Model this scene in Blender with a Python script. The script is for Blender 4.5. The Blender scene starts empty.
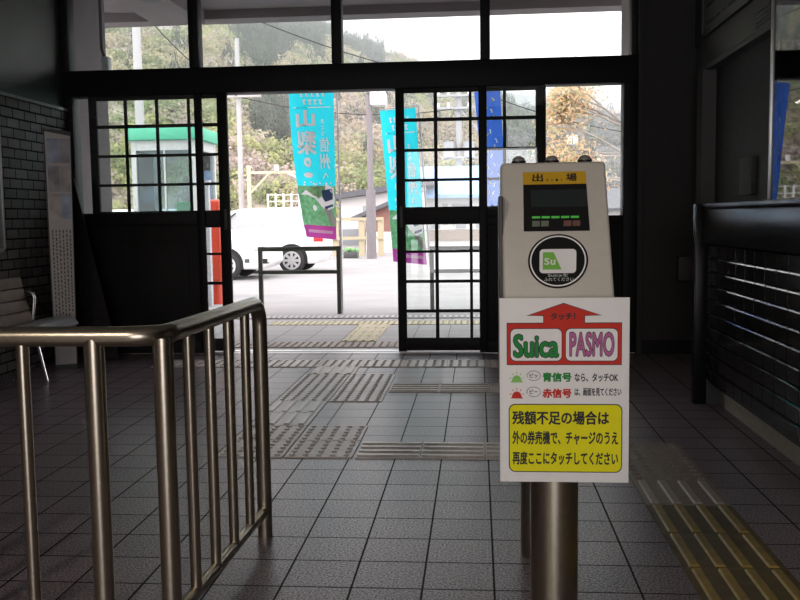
import bpy, bmesh, math, random
import numpy as np
from mathutils import Vector, Matrix
random.seed(7)
S = bpy.context.scene
COL = S.collection
PI = math.pi
# ------------------------------------------------------------------ camera, world, light, exposure
CAM_H = 1.0314
FOC = 917.7
_p, _y, _r = math.radians(5.105), math.radians(4.871), math.radians(-.818)
FW = Vector((-math.sin(_y) * math.cos(_p), math.cos(_y) * math.cos(_p), -math.sin(_p)))
_rt = Vector((math.cos(_y), math.sin(_y), 0)); _up = _rt.cross(FW)
RT = _rt * math.cos(_r) + _up * math.sin(_r); UP = _up * math.cos(_r) - _rt * math.sin(_r)
cd = bpy.data.cameras.new('camera'); co = bpy.data.objects.new('camera', cd); COL.objects.link(co)
cd.sensor_width = 36; cd.lens = FOC / 800 * 36; cd.clip_end = 2000; cd.clip_start = .05
co.matrix_world = Matrix(((RT.x, UP.x, -FW.x, 0), (RT.y, UP.y, -FW.y, 0), (RT.z, UP.z, -FW.z, CAM_H), (0, 0, 0, 1)))
S.camera = co
w = bpy.data.worlds.new('overcast_sky'); S.world = w; w.use_nodes = True
bg = w.node_tree.nodes['Background']; bg.inputs[0].default_value = (1, .955, .985, 1); bg.inputs[1].default_value = 1.0
S.view_settings.view_transform = 'Standard'; S.view_settings.look = 'None'; S.view_settings.gamma = 1
S.view_settings.use_curve_mapping = False
S.view_settings.exposure = 2.1
def portal(loc, rot, sx, sy):
    l = bpy.data.lights.new('daylight_portal', 'AREA'); l.shape = 'RECTANGLE'; l.size = sx; l.size_y = sy
    l.cycles.is_portal = True
    o = bpy.data.objects.new('daylight_portal', l); o.location = loc; o.rotation_euler = rot; COL.objects.link(o)
portal((-1, 7.16, 1.4), (-PI / 2, 0, 0), 4.4, 2.9)
portal((-.1, -3.1, 1.15), (PI / 2, 0, 0), 2.4, 2.25)

# warm ceiling lamp, added out of view to light sign and railing (fixture below)
_ll = bpy.data.lights.new('added_lamp_light', 'AREA'); _ll.shape = 'RECTANGLE'; _ll.size = .25; _ll.size_y = 1.2; _ll.energy = 17; _ll.color = (1, .87, .72)
_lo = bpy.data.objects.new('added_lamp_light', _ll); _lo.location = (-2.15, -2.0, 2.9); COL.objects.link(_lo)

# ------------------------------------------------------------------ helpers
def at(px, py, Y):
    d = FW + RT * ((px - 400) / FOC) + UP * ((300 - py) / FOC)
    return Vector((0, 0, CAM_H)) + d * (Y / d.y)

def mat(name, col, rough=.6, metal=0, var=.12, scale=30, spec=.5, emit=None, bump=0, bscale=None):
    m = bpy.data.materials.new(name); m.use_nodes = True
    nt = m.node_tree; b = nt.nodes['Principled BSDF']
    b.inputs['Roughness'].default_value = rough; b.inputs['Metallic'].default_value = metal
    b.inputs['Specular IOR Level'].default_value = spec
    n = nt.nodes.new('ShaderNodeTexNoise'); n.inputs['Scale'].default_value = scale; n.inputs['Detail'].default_value = 4
    tc = nt.nodes.new('ShaderNodeTexCoord'); nt.links.new(tc.outputs['Object'], n.inputs['Vector'])
    r = nt.nodes.new('ShaderNodeValToRGB')
    r.color_ramp.elements[0].position = .3; r.color_ramp.elements[1].position = .7
    r.color_ramp.elements[0].color = [max(0, c * (1 - var)) for c in col] + [1]
    r.color_ramp.elements[1].color = [min(1, c * (1 + var)) for c in col] + [1]
    nt.links.new(n.outputs['Fac'], r.inputs['Fac']); nt.links.new(r.outputs['Color'], b.inputs['Base Color'])
    if emit:
        b.inputs['Emission Color'].default_value = (*col, 1); b.inputs['Emission Strength'].default_value = emit
    if bump:
        n2 = nt.nodes.new('ShaderNodeTexNoise'); n2.inputs['Scale'].default_value = bscale or scale; n2.inputs['Detail'].default_value = 6
        nt.links.new(tc.outputs['Object'], n2.inputs['Vector'])
        bp = nt.nodes.new('ShaderNodeBump'); bp.inputs['Strength'].default_value = bump; bp.inputs['Distance'].default_value = .01
        nt.links.new(n2.outputs['Fac'], bp.inputs['Height']); nt.links.new(bp.outputs['Normal'], b.inputs['Normal'])
    return m

def cloth_mat(name, col, var=.05, scale=6, mixf=.38):
    m = mat(name, col, .85, var=var, scale=scale, spec=.1); nt = m.node_tree; L = nt.links
    t = nt.nodes.new('ShaderNodeBsdfTranslucent'); mx = nt.nodes.new('ShaderNodeMixShader'); mx.inputs[0].default_value = mixf
    bs = nt.nodes['Principled BSDF']; out = nt.nodes['Material Output']; src = bs.inputs['Base Color'].links[0].from_socket
    L.new(src, t.inputs[0]); L.new(bs.outputs[0], mx.inputs[1]); L.new(t.outputs[0], mx.inputs[2]); L.new(mx.outputs[0], out.inputs[0])
    return m
def grid_mat(name, col, groove, a0, sa, a1, sb, axes, width, rough, spec=.5, bond=0, var=.25, bump=.3, speckle=300, spk=.25, mottle=0):
    """tiles on a plane: axes = which two position components; a0/a1 = offsets; sa/sb = pitches"""
    m = bpy.data.materials.new(name); m.use_nodes = True; nt = m.node_tree; L = nt.links
    b = nt.nodes['Principled BSDF']; b.inputs['Roughness'].default_value = rough; b.inputs['Specular IOR Level'].default_value = spec
    g = nt.nodes.new('ShaderNodeNewGeometry'); sp = nt.nodes.new('ShaderNodeSeparateXYZ'); L.new(g.outputs['Position'], sp.inputs[0])
    def M(op, a, b_=None, c=None):
        n = nt.nodes.new('ShaderNodeMath'); n.operation = op
        for i, v in enumerate((a, b_, c)):
            if v is None: continue
            if isinstance(v, (int, float)): n.inputs[i].default_value = v
            else: L.new(v, n.inputs[i])
        return n.outputs[0]
    v = M('DIVIDE', M('SUBTRACT', sp.outputs[axes[1]], a1), sb)
    fv = M('FLOOR', v)
    u = M('DIVIDE', M('SUBTRACT', sp.outputs[axes[0]], a0), sa)
    if bond: u = M('ADD', u, M('MULTIPLY', M('MODULO', M('ABSOLUTE', fv), 2), bond))
    fu = M('FLOOR', u)
    du = M('MULTIPLY', M('SUBTRACT', .5, M('ABSOLUTE', M('SUBTRACT', M('FRACT', u), .5))), sa)
    dv = M('MULTIPLY', M('SUBTRACT', .5, M('ABSOLUTE', M('SUBTRACT', M('FRACT', v), .5))), sb)
    d = M('MINIMUM', du, dv)
    mr = nt.nodes.new('ShaderNodeMapRange'); mr.inputs[1].default_value = width * .5; mr.inputs[2].default_value = width * 1.1
    L.new(d, mr.inputs[0]); mask = mr.outputs[0]
    cx = nt.nodes.new('ShaderNodeCombineXYZ'); L.new(fu, cx.inputs[0]); L.new(fv, cx.inputs[1])
    wn = nt.nodes.new('ShaderNodeTexWhiteNoise'); L.new(cx.outputs[0], wn.inputs['Vector'])
    ns = nt.nodes.new('ShaderNodeTexNoise'); ns.inputs['Scale'].default_value = speckle; ns.inputs['Detail'].default_value = 3
    L.new(g.outputs['Position'], ns.inputs['Vector'])
    n3 = nt.nodes.new('ShaderNodeTexNoise'); n3.inputs['Scale'].default_value = 2.5; n3.inputs['Detail'].default_value = 4
    L.new(g.outputs['Position'], n3.inputs['Vector'])
    val = M('ADD', M('ADD', 1 - var / 2 - spk / 2 * 2.0, M('MULTIPLY', wn.outputs['Value'], var)), M('MULTIPLY', ns.outputs['Fac'], spk * 2))
    val = M('ADD', val, M('MULTIPLY', M('SUBTRACT', ns.outputs['Fac'], .5), spk * 2.2))
    L.new(M('MULTIPLY', mask, spec), b.inputs['Specular IOR Level'])
    if mottle: val = M('ADD', val, M('MULTIPLY', M('SUBTRACT', n3.outputs['Fac'], .5), mottle))
    vm = nt.nodes.new('ShaderNodeVectorMath'); vm.operation = 'SCALE'; vm.inputs[0].default_value = col; L.new(val, vm.inputs['Scale'])
    mx = nt.nodes.new('ShaderNodeMix'); mx.data_type = 'RGBA'; L.new(mask, mx.inputs[0]); mx.inputs[6].default_value = (*groove, 1); L.new(vm.outputs[0], mx.inputs[7])
    L.new(mx.outputs[2], b.inputs['Base Color'])
    bp = nt.nodes.new('ShaderNodeBump'); bp.inputs['Strength'].default_value = bump; bp.inputs['Distance'].default_value = .004
    hh = M('ADD', mask, M('MULTIPLY', ns.outputs['Fac'], .25))
    L.new(hh, bp.inputs['Height']); L.new(bp.outputs['Normal'], b.inputs['Normal'])
    return m

def glass_mat(name, tint=(.93, .96, .95), refl=1.0):
    m = bpy.data.materials.new(name); m.use_nodes = True; nt = m.node_tree; nt.nodes.clear(); L = nt.links
    o = nt.nodes.new('ShaderNodeOutputMaterial'); mx = nt.nodes.new('ShaderNodeMixShader'); f = nt.nodes.new('ShaderNodeFresnel')
    f.inputs[0].default_value = 1.45
    t = nt.nodes.new('ShaderNodeBsdfTransparent'); t.inputs[0].default_value = (*tint, 1)
    g = nt.nodes.new('ShaderNodeBsdfGlossy'); g.inputs['Roughness'].default_value = .01; g.inputs[0].default_value = (refl, refl, refl, 1)
    L.new(f.outputs[0], mx.inputs[0]); L.new(t.outputs[0], mx.inputs[1]); L.new(g.outputs[0], mx.inputs[2]); L.new(mx.outputs[0], o.inputs[0])
    return m

class MB:
    def __init__(s): s.v = []; s.f = []; s.mi = []; s.k = 0
    def add(s, vs, fs, k=None):
        b = len(s.v); s.v += [tuple(x) for x in vs]; s.f += [tuple(b + i for i in f) for f in fs]; s.mi += [s.k if k is None else k] * len(fs); return s
    def box(s, x0, x1, y0, y1, z0, z1, k=None):
        x0, x1 = min(x0, x1), max(x0, x1); y0, y1 = min(y0, y1), max(y0, y1); z0, z1 = min(z0, z1), max(z0, z1)
        v = [(x0, y0, z0), (x1, y0, z0), (x1, y1, z0), (x0, y1, z0), (x0, y0, z1), (x1, y0, z1), (x1, y1, z1), (x0, y1, z1)]
        return s.add(v, [(0, 3, 2, 1), (4, 5, 6, 7), (0, 1, 5, 4), (1, 2, 6, 5), (2, 3, 7, 6), (3, 0, 4, 7)], k)
    def cyl(s, p, q, r, r2=None, n=16, k=None):
        r2 = r if r2 is None else r2; p = Vector(p); q = Vector(q); d = (q - p).normalized()
        a = d.orthogonal().normalized(); b = d.cross(a)
        v = []
        for (c, rr) in ((p, r), (q, r2)):
            for i in range(n):
                t = 2 * PI * i / n; v.append(c + (a * math.cos(t) + b * math.sin(t)) * rr)
        f = [(i, (i + 1) % n, n + (i + 1) % n, n + i) for i in range(n)] + [tuple(range(n - 1, -1, -1)), tuple(range(n, 2 * n))]
        return s.add(v, f, k)
    def tube(s, pts, r, n=12, k=None):
        pts = [Vector(p) for p in pts]; v = []; ref = None
        for i, p in enumerate(pts):
            d = (pts[min(i + 1, len(pts) - 1)] - pts[max(i - 1, 0)]).normalized()
            if ref is None: ref = d.orthogonal().normalized()
            a = (ref - d * ref.dot(d)).normalized(); ref = a; b = d.cross(a)
            rr = r[i] if isinstance(r, (list, tuple)) else r
            for j in range(n):
                t = 2 * PI * j / n; v.append(p + (a * math.cos(t) + b * math.sin(t)) * rr)
        f = []
        for i in range(len(pts) - 1):
            for j in range(n): f.append((i * n + j, i * n + (j + 1) % n, (i + 1) * n + (j + 1) % n, (i + 1) * n + j))
        f += [tuple(range(n - 1, -1, -1)), tuple(range((len(pts) - 1) * n, len(pts) * n))]
        return s.add(v, f, k)
    def bar(s, p, q, w, h, k=None, upv=(0, 0, 1)):
        p = Vector(p); q = Vector(q); d = (q - p).normalized(); u = Vector(upv)
        if abs(d.dot(u)) > .98: u = Vector((0, 1, 0))
        a = d.cross(u).normalized() * w / 2; b = a.cross(d).normalized() * h / 2
        v = [c + e for c in (p, q) for e in (-a - b, a - b, a + b, -a + b)]
        return s.add(v, [(0, 1, 2, 3), (7, 6, 5, 4), (0, 4, 5, 1), (1, 5, 6, 2), (2, 6, 7, 3), (3, 7, 4, 0)], k)
    def prism(s, poly, fn, d0, d1, k=None):
        """poly of (a,b); fn(a,b,d)->xyz"""
        n = len(poly); v = [fn(a, b, d0) for a, b in poly] + [fn(a, b, d1) for a, b in poly]
        return s.add(v, [tuple(range(n)), tuple(range(2 * n - 1, n - 1, -1))] + [(i, n + i, n + (i + 1) % n, (i + 1) % n) for i in range(n)], k)
    def ball(s, c, rx, ry, rz, n=14, m=8, half=False, k=None):
        v = []; f = []; top = m
        for i in range(m + 1):
            ph = (PI / 2 if half else PI) * i / m
            for j in range(n):
                t = 2 * PI * j / n
                v.append((c[0] + rx * math.sin(ph) * math.cos(t), c[1] + ry * math.sin(ph) * math.sin(t), c[2] + rz * math.cos(ph)))
        for i in range(m):
            for j in range(n): f.append((i * n + j, (i + 1) * n + j, (i + 1) * n + (j + 1) % n, i * n + (j + 1) % n))
        if half: f.append(tuple(m * n + j for j in range(n)))
        return s.add(v, f, k)
    def build(s, name, mats, parent=None, bevel=0, seg=2, smooth=True, world=True, ang=35):
        off = Vector((0, 0, 0))
        q = parent
        while q is not None and world: off += q.location; q = q.parent
        me = bpy.data.meshes.new(name)
        me.from_pydata([(x - off.x, y - off.y, z - off.z) for x, y, z in s.v], [], s.f)
        ml = mats if isinstance(mats, (list, tuple)) else [mats]
        for m in ml: me.materials.append(m)
        for p, k in zip(me.polygons, s.mi): p.material_index = k
        bm = bmesh.new(); bm.from_mesh(me)
        bmesh.ops.recalc_face_normals(bm, faces=bm.faces[:])
        if bevel:
            es = [e for e in bm.edges if len(e.link_faces) == 2 and e.calc_face_angle(0) > .6]
            bmesh.ops.bevel(bm, geom=es, offset=bevel, segments=seg, affect='EDGES', profile=.5, clamp_overlap=True)
        bm.to_mesh(me); bm.free()
        if smooth:
            for p in me.polygons: p.use_smooth = True
            me.set_sharp_from_angle(angle=math.radians(ang))
        o = bpy.data.objects.new(name, me); COL.objects.link(o)
        if parent is not None: o.parent = parent
        return o

def tag(o, label=None, cat=None, group=None, kind=None):
    if label: o['label'] = label
    if cat: o['category'] = cat
    if group: o['group'] = group
    if kind: o['kind'] = kind
    return o
def thing(name, label, cat, loc=(0, 0, 0), group=None, kind=None):
    o = bpy.data.objects.new(name, None); o.location = loc; o.empty_display_size = .1; COL.objects.link(o)
    return tag(o, label, cat, group, kind)
def struct(o, label=None): return tag(o, label, None, None, 'structure')

def text_geo(body, bold=0.0):
    """glyph outlines as (verts2d normalised to height/width box, faces)"""
    c = bpy.data.curves.new('lettering', 'FONT'); c.body = body; c.size = 1; c.offset = bold; c.resolution_u = 3
    o = bpy.data.objects.new('lettering', c); COL.objects.link(o)
    dg = bpy.context.evaluated_depsgraph_get(); me = bpy.data.meshes.new_from_object(o.evaluated_get(dg))
    v = [(p.co.x, p.co.y) for p in me.vertices]; f = [tuple(p.vertices) for p in me.polygons]
    bpy.data.objects.remove(o); bpy.data.curves.remove(c); bpy.data.meshes.remove(me)
    return v, f
def put_text(mb, body, a0, b0, a1, b1, fn, bold=0.0, mirror=False, k=None, vertical=False):
    """fit text to the rectangle (a0,b0)-(a1,b1); fn(a,b)->xyz"""
    if vertical:
        n = len(body)
        for i, ch in enumerate(body):
            t1 = b1 - (b1 - b0) * i / n; t0 = b1 - (b1 - b0) * (i + .9) / n
            put_text(mb, ch, a0, t0, a1, t1, fn, bold, mirror, k)
        return
    v, f = text_geo(body, 0)
    if not v: return
    XS = [p[0] for p in v]; YS = [p[1] for p in v]
    if bold:
        n = len(v); V0 = v; F0 = f; v = []; f = []
        for q, (dx, dy) in enumerate(((-1, -.7), (1, -.7), (1, .7), (-1, .7), (0, 0), (0, 1), (0, -1), (1.2, 0), (-1.2, 0))):
            v += [(x + dx * bold, y + dy * bold) for x, y in V0]; f += [tuple(i + n * q for i in t) for t in F0]
    xs = XS; ys = YS; x0, x1, y0, y1 = min(xs), max(xs), min(ys), max(ys)
    out = []; nv = len(v) // 9 if bold else 0
    for i_, (x, y) in enumerate(v):
        u = (x - x0) / max(1e-6, x1 - x0); t = (y - y0) / max(1e-6, y1 - y0)
        if mirror: u = 1 - u
        p = fn(a0 + (a1 - a0) * u, b0 + (b1 - b0) * t)
        out.append((p[0], p[1] - (4e-5 * (i_ // nv) if bold else 0), p[2]))
    mb.add(out, f, k)
def rrect(a0, b0, a1, b1, r, n=6):
    P = []
    for cx, cy, t0 in ((a1 - r, b1 - r, 0), (a0 + r, b1 - r, 90), (a0 + r, b0 + r, 180), (a1 - r, b0 + r, 270)):
        for i in range(n + 1):
            t = math.radians(t0 + 90 * i / n); P.append((cx + r * math.cos(t), cy + r * math.sin(t)))
    return P
def disc(cx, cy, rx, ry=None, n=40, t0=0, t1=360):
    ry = rx if ry is None else ry
    return [(cx + rx * math.cos(math.radians(t0 + (t1 - t0) * i / n)), cy + ry * math.sin(math.radians(t0 + (t1 - t0) * i / n))) for i in range(n if t1 - t0 == 360 else n + 1)]

# ------------------------------------------------------------------ materials
TX, TY = -.5598, 3.6725
floor_m = grid_mat('floor_tile', (.205, .165, .183), (.025, .02, .02), TX, .2, TY, .2, (0, 1), .0042, .36, spec=.55, bump=.15, var=.18, spk=1.5, speckle=150, mottle=.4)
brick_m = grid_mat('dark_wall_tile', (.065, .06, .055), (.008, .008, .008), 0, .165, 1.885, .0685, (1, 2), .007, .5, spec=.2, bond=.5, var=.7, bump=.4, speckle=60, spk=.2)
green_m = mat('dark_green_paint', (.024, .036, .028), .5, var=.1, scale=3)
black_wood = mat('black_stained_wood', (.008, .0075, .0075), .55, var=.2, spec=.25)
black_panel = mat('black_wainscot', (.009, .0085, .0085), .6, var=.2, scale=8, spec=.25)
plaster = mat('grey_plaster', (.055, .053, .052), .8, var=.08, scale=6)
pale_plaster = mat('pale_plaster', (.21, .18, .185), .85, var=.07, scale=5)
ceil_m = mat('ceiling_board', (.4, .39, .36), .9, var=.05)
glass = glass_mat('window_glass')
steel = mat('brushed_steel', (.48, .43, .34), .28, 1, var=.06, scale=60)  # brown tint stands in for warm reflections on the tubes
bright_steel = mat('bright_steel', (.62, .62, .62), .25, 1, var=.05)
alu = mat('aluminium', (.6, .6, .6), .4, 1, var=.05)
tac_m = mat('grey_brown_tactile', (.60, .54, .51), .42, var=.12, scale=40)
tac_br = mat('pale_brown_bar', (.66, .60, .55), .35, var=.12, scale=40)
tac_d = mat('dull_brown_tactile', (.29, .24, .19), .5, var=.15, scale=40)
tac_db = mat('dull_brown_bar', (.46, .38, .31), .42, var=.12, scale=40)
tac_y = mat('yellow_tactile', (.34, .235, .045), .45, var=.2, scale=25)
tac_yd = mat('dark_yellow_base', (.125, .095, .035), .55, var=.25, scale=18)  # base between the ribs is a darker yellow than the ribs
beige = mat('beige_enamel', (.60, .56, .48), .4, var=.03)
dark_grey = mat('dark_grey_plastic', (.06, .06, .06), .5, var=.1)
black_pl = mat('black_plastic', (.01, .01, .01), .4, var=.1, spec=.3)
screen_m = mat('dark_screen', (.022, .03, .028), .15, var=.05)
led_g = mat('green_led', (.10, .55, .08), .4, emit=.03)
key_g = mat('grey_green_key', (.16, .19, .13), .5)
key_r = mat('dull_red_key', (.19, .09, .07), .5)
orange = mat('orange_yellow_film', (.62, .36, .015), .45, var=.03)
white_p = mat('white_card', (.9, .88, .85), .75, var=.02, spec=.2)
ink = mat('black_ink', (.015, .015, .015), .6)
red_p = mat('red_print', (.62, .045, .03), .75, var=.03, spec=.2)
green_p = mat('green_print', (.03, .27, .06), .75, var=.03, spec=.2)
magenta_p = mat('mauve_print', (.50, .15, .33), .75, var=.03, spec=.2)
yellow_p = mat('yellow_print', (.86, .80, .015), .75, var=.03, spec=.2)
lime_p = mat('lime_print', (.22, .55, .08), .45, var=.03)
pale_ink = mat('pale_print', (.55, .58, .55), .5)

# ------------------------------------------------------------------ structure : floor, walls, ceiling
XL, YD, XR = -3.18, 6.95, 1.172
o = MB().box(XL - .2, 3.2, -3.2, 7.12, -.2, 0).build('floor', floor_m, smooth=False); struct(o, 'grey square tiled station hall floor')
mb = MB(); mb.box(XL - .2, XL, -3.2, 7.12, 0, 3.1, 0); mb.box(XL, XL + .025, -3.2, 6.94, 0, 1.885, 1)
struct(mb.build('wall_left', [green_m, brick_m], smooth=False), 'left wall, dark brick tile below and dark green paint above')
struct(MB().box(XL, XL + .04, -3.2, 6.94, 1.885, 1.905).build('trim_1', mat('grey_ledge', (.17, .17, .165), .4)), 'thin ledge above the wall tiles')
o = MB().box(XL - .2, 3.2, -3.2, 7.12, 3.02, 3.2).build('ceiling', ceil_m, smooth=False); struct(o)
hl = thing('added_ceiling_lamp', 'unseen ceiling lamp added in the rear part of the hall for warm light', 'lamp', (-2.15, -2.0, 2.9))
MB().box(-2.29, -2.01, -2.62, -1.38, 2.93, 3.02).build('housing', mat('lamp_housing', (.6, .6, .58), .5), hl, bevel=.01)
MB().box(-2.27, -2.03, -2.6, -1.4, 2.912, 2.93).build('diffuser', mat('lamp_diffuser', (.95, .82, .66), .5, emit=3), hl)
# wall right of the doors (behind the counter end)
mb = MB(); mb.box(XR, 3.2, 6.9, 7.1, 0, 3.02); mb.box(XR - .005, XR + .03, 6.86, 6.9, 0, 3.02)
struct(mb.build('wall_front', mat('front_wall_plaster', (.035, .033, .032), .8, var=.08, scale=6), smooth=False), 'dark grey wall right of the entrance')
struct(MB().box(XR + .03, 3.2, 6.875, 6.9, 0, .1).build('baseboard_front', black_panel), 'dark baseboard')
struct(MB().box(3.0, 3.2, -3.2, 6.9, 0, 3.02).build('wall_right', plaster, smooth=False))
mb = MB(); mb.box(XL, -1.3, -3.2, -3, 0, 3.02); mb.box(1.1, 3.0, -3.2, -3, 0, 3.02); mb.box(-1.3, 1.1, -3.2, -3, 2.28, 3.02)  # opening lies out of view; its size sets the light on the reader
struct(mb.build('wall_rear', plaster, smooth=False), 'unseen rear wall with an opening to the platform, sized for daylight')
# entrance frame: beam, posts, sills, wainscot
mb = MB()
mb.box(XL, XR, 6.94, 7.1, 1.997, 2.192)
mb.box(XL, XR, 6.94, 7.1, 2.86, 3.02)
mb.box(XL, -3.106, 6.94, 7.08, 0, 1.997); mb.box(XL, -3.12, 6.94, 7.08, 2.192, 2.86)
mb.box(1.076, XR, 6.94, 7.08, 0, 1.997); mb.box(1.13, XR, 6.94, 7.08, 2.192, 2.86)
mb.box(-2.149, -2.09, 6.94, 6.972, 0, 1.997); mb.box(.013, .075, 6.94, 6.972, 0, 1.997)
for a, b in ((-2.174, -2.097), (-1.08, -1.004), (.029, .102)): mb.box(a, b, 6.94, 7.06, 2.192, 2.86)
mb.box(-3.106, -2.149, 6.94, 6.99, 1.0, 1.10); mb.box(.075, 1.076, 6.94, 6.99, .97, 1.03)
struct(mb.build('trim_2', black_wood, bevel=.006), 'black timber frame of the entrance')
for nm, a, b, t in (('trim_3', -3.106, -2.149, 1.0), ('trim_4', .075, 1.076, .975)):
    mb = MB(); mb.box(a, b, 6.95, 6.985, .0, t)
    mb.box(a + .08, b - .08, 6.945, 6.955, .14, t - .12); mb.box(a, b, 6.94, 6.96, 0, .09)
    struct(mb.build(nm, black_panel, bevel=.004), 'black wainscot panel beside the sliding door')
gx = [(-3.12, -2.174), (-2.097, -1.08), (-1.004, .029), (.102, 1.13)]
for i, (a, b) in enumerate(gx):
    struct(MB().box(a, b, 7.0, 7.006, 2.192, 2.86).build('window_%d' % (i + 1), glass, smooth=False), 'transom window pane over the entrance')
for i, (a, b, z) in enumerate(((-3.106, -2.149, 1.10), (.075, 1.076, 1.03))):
    struct(MB().box(a, b, 6.974, 6.979, z, 1.997).build('window_%d' % (5 + i), glass, smooth=False), 'fixed side window of the entrance')
mb = MB(); mb.box(XL, XR, 6.94, 7.12, 0, .003); mb.box(XL, XR, 6.986, 6.99, .003, .006); mb.box(XL, XR, 7.02, 7.026, .003, .006)
struct(mb.build('trim_5', alu), 'metal door track in the threshold')

ROWS = [(1.966, 1.779), (1.753, 1.551), (1.529, 1.326), (1.305, 1.112), (.979, .783), (.764, .557), (.534, .33), (.306, .111)]
def leaf(nm, label, x0, cols, x1, hx):
    r = thing(nm, label, None, ((x0 + x1) / 2, 7.003, 0), kind='structure')
    y0, y1 = 6.988, 7.018
    mb = MB(); mb.box(x0, cols[0][0], y0, y1, .004, 2.03); mb.box(cols[-1][1], x1, y0, y1, .004, 2.03)
    for z0, z1 in ((1.966, 2.03), (.979, 1.112), (.012, .111)): mb.box(cols[0][0], cols[-1][1], y0, y1, z0, z1)
    mb.build('door_frame', black_wood, r, bevel=.003)
    mb = MB()
    for i in range(3): 
        for z0, z1 in ((1.112, 1.966), (.111, .979)): mb.box(cols[i][1], cols[i + 1][0], y0 + .006, y1 - .006, z0, z1)
    for i in (0, 1, 2, 4, 5, 6): mb.box(cols[0][0], cols[-1][1], y0 + .008, y1 - .008, ROWS[i][1], ROWS[i + 1][0])
    mb.build('glazing_bars', black_wood, r)
    mb = MB()
    for z0, z1 in ((1.112, 1.966), (.111, .979)): mb.box(cols[0][0], cols[-1][1], 7.002, 7.006, z0, z1)
    mb.build('glass', glass, r, smooth=False)
    mb = MB(); mb.box(hx - .012, hx + .012, y0 - .004, y0, .96, 1.12)
    mb.build('pull_handle', dark_grey, r, bevel=.002)
leaf('door_1', 'left sliding door leaf with a black lattice, slid open', -2.999, [(-2.936, -2.719), (-2.697, -2.47), (-2.448, -2.219), (-2.198, -1.985)], -1.905, -1.94)
leaf('door_2', 'right sliding door leaf with a black lattice, slid open', -.611, [(-.545, -.322), (-.296, -.059), (-.037, .195), (.219, .438)], .514, -.578)

# ------------------------------------------------------------------ tactile paving in the hall
def dots(mb, x, y, s=.3, n=5, z=.006):
    mb.box(x + .002, x + s - .002, y + .002, y + s - .002, 0, z, 0)
    for i in range(n):
        for j in range(n):
            cx = x + s * (i + .5) / n; cy = y + s * (j + .5) / n
            mb.cyl((cx, cy, z), (cx, cy, z + .006), .0145, .0095, 10, 0)
def bars(mb, x, y, along='y', sx=.3, sy=.3, n=4, z=.006, kb=1):
    mb.box(x + .002, x + sx - .002, y + .002, y + sy - .002, 0, z, 0)
    for i in range(n):
        def prof(c): return [(c - .016, z), (c - .011, z + .006), (c + .011, z + .006), (c + .016, z)]
        if along == 'y':
            c = x + sx * (i + .5) / n; mb.prism(prof(c), lambda a, b, d: (a, d, b), y + .012, y + sy - .012, kb)
        else:
            c = y + sy * (i + .5) / n; mb.prism(prof(c), lambda a, b, d: (d, a, b), x + .008, x + sx - .008, kb)
def pave(label, fn, mats=None):
    mb = MB(); fn(mb); o = mb.build('tactile_paving', mats or [tac_m, tac_br]); tag(o, label, 'tactile paving', 'tactile paving in the hall')
def f1(mb):
    for i in range(2):
        for j in range(2): dots(mb, -1.15 + .305 * i, 3.85 + .305 * j)
pave('square of grey dotted warning tiles just past the railing end post', f1)
def f2(mb):
    for j in range(2): bars(mb, -1.15, 4.46 + .303 * j)
pave('two grey ribbed guiding tiles linking the near and far dotted squares', f2)
def f3(mb):
    for i in range(2):
        for j in range(3): dots(mb, -1.145 + .303 * i, 5.066 + .3 * j)
pave('long block of grey dotted warning tiles in the middle of the open doorway', f3)
pave('single grey ribbed guiding tile next to the door row of dots', lambda mb: bars(mb, -1.12, 5.966))
def f5(mb):
    for i in range(-4, 5): dots(mb, -1.12 + .3 * i, 6.268)
pave('row of grey dotted tiles right along the inside of the threshold', f5)
def f6(mb):
    for i in range(4): bars(mb, -.535 + .281 * i, 3.85, 'x', .281, .28)
pave('near strip of lengthwise ribs from the dotted square to the card reader', f6)
def f7(mb):
    for i in range(3): bars(mb, -.535 + .3 * i, 5.35, 'x', .3, .275)
pave('far strip of lengthwise ribs between the door leaf and the card reader', f7)
def f8(mb):
    for j in range(2): dots(mb, .59, 3.54 + .303 * j)
pave('grey-brown dotted tiles to the right of the white sign', f8, [tac_d, tac_db])
pave('pale brown ribbed tile between the dots and the yellow strip', lambda mb: bars(mb, .588, 3.242), [tac_d, tac_db])
def f10(mb):
    for j in range(9): bars(mb, .588, 2.945 - .297 * j, sy=.297)
pave('worn yellow ribbed guiding strip at the lower right corner', f10, [tac_yd, tac_y])
# ------------------------------------------------------------------ steel railing
r = thing('railing', 'brushed steel tube railing with a rounded corner in the left foreground', 'railing', (-.73, 2.05, 0))
zt = .768; R = .0235; CXR, EXR = -.73, -.699
def rx(y): return CXR + (EXR - CXR) * (y - 2.05) / .83
mb = MB(); pts = [(-2.3, 2.045, 0), (-2.3, 2.045, zt - .08)]
for i in range(1, 7): t = PI / 2 * i / 6; pts.append((-2.3 + .08 * (1 - math.cos(t)), 2.045, zt - .08 + .08 * math.sin(t)))
cr = .07
pts.append((CXR - cr, 2.045, zt))
for i in range(1, 9): t = PI / 2 * i / 8; pts.append((CXR - cr + cr * math.sin(t), 2.045 + cr * (1 - math.cos(t)), zt))
pts.append((rx(2.8), 2.8, zt))
for i in range(1, 9): t = PI / 2 * i / 8; yy = 2.81 + .07 * math.sin(t); pts.append((rx(yy), yy, zt - .07 * (1 - math.cos(t))))
pts.append((EXR, 2.88, 0)); mb.tube(pts, R, 20)
mb.build('top_rail', steel, r, ang=60)
for x, y in ((CXR, 2.06), (-.889, 2.045), (-1.6, 2.045)): MB().cyl((x, y, 0), (x, y, zt - .005), .0235, n=24).build('post', steel, r)
for y in (2.225, 2.385, 2.55, 2.715): MB().cyl((rx(y), y, .085), (rx(y), y, zt - .01), .0145, n=16).build('baluster', steel, r)
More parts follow.
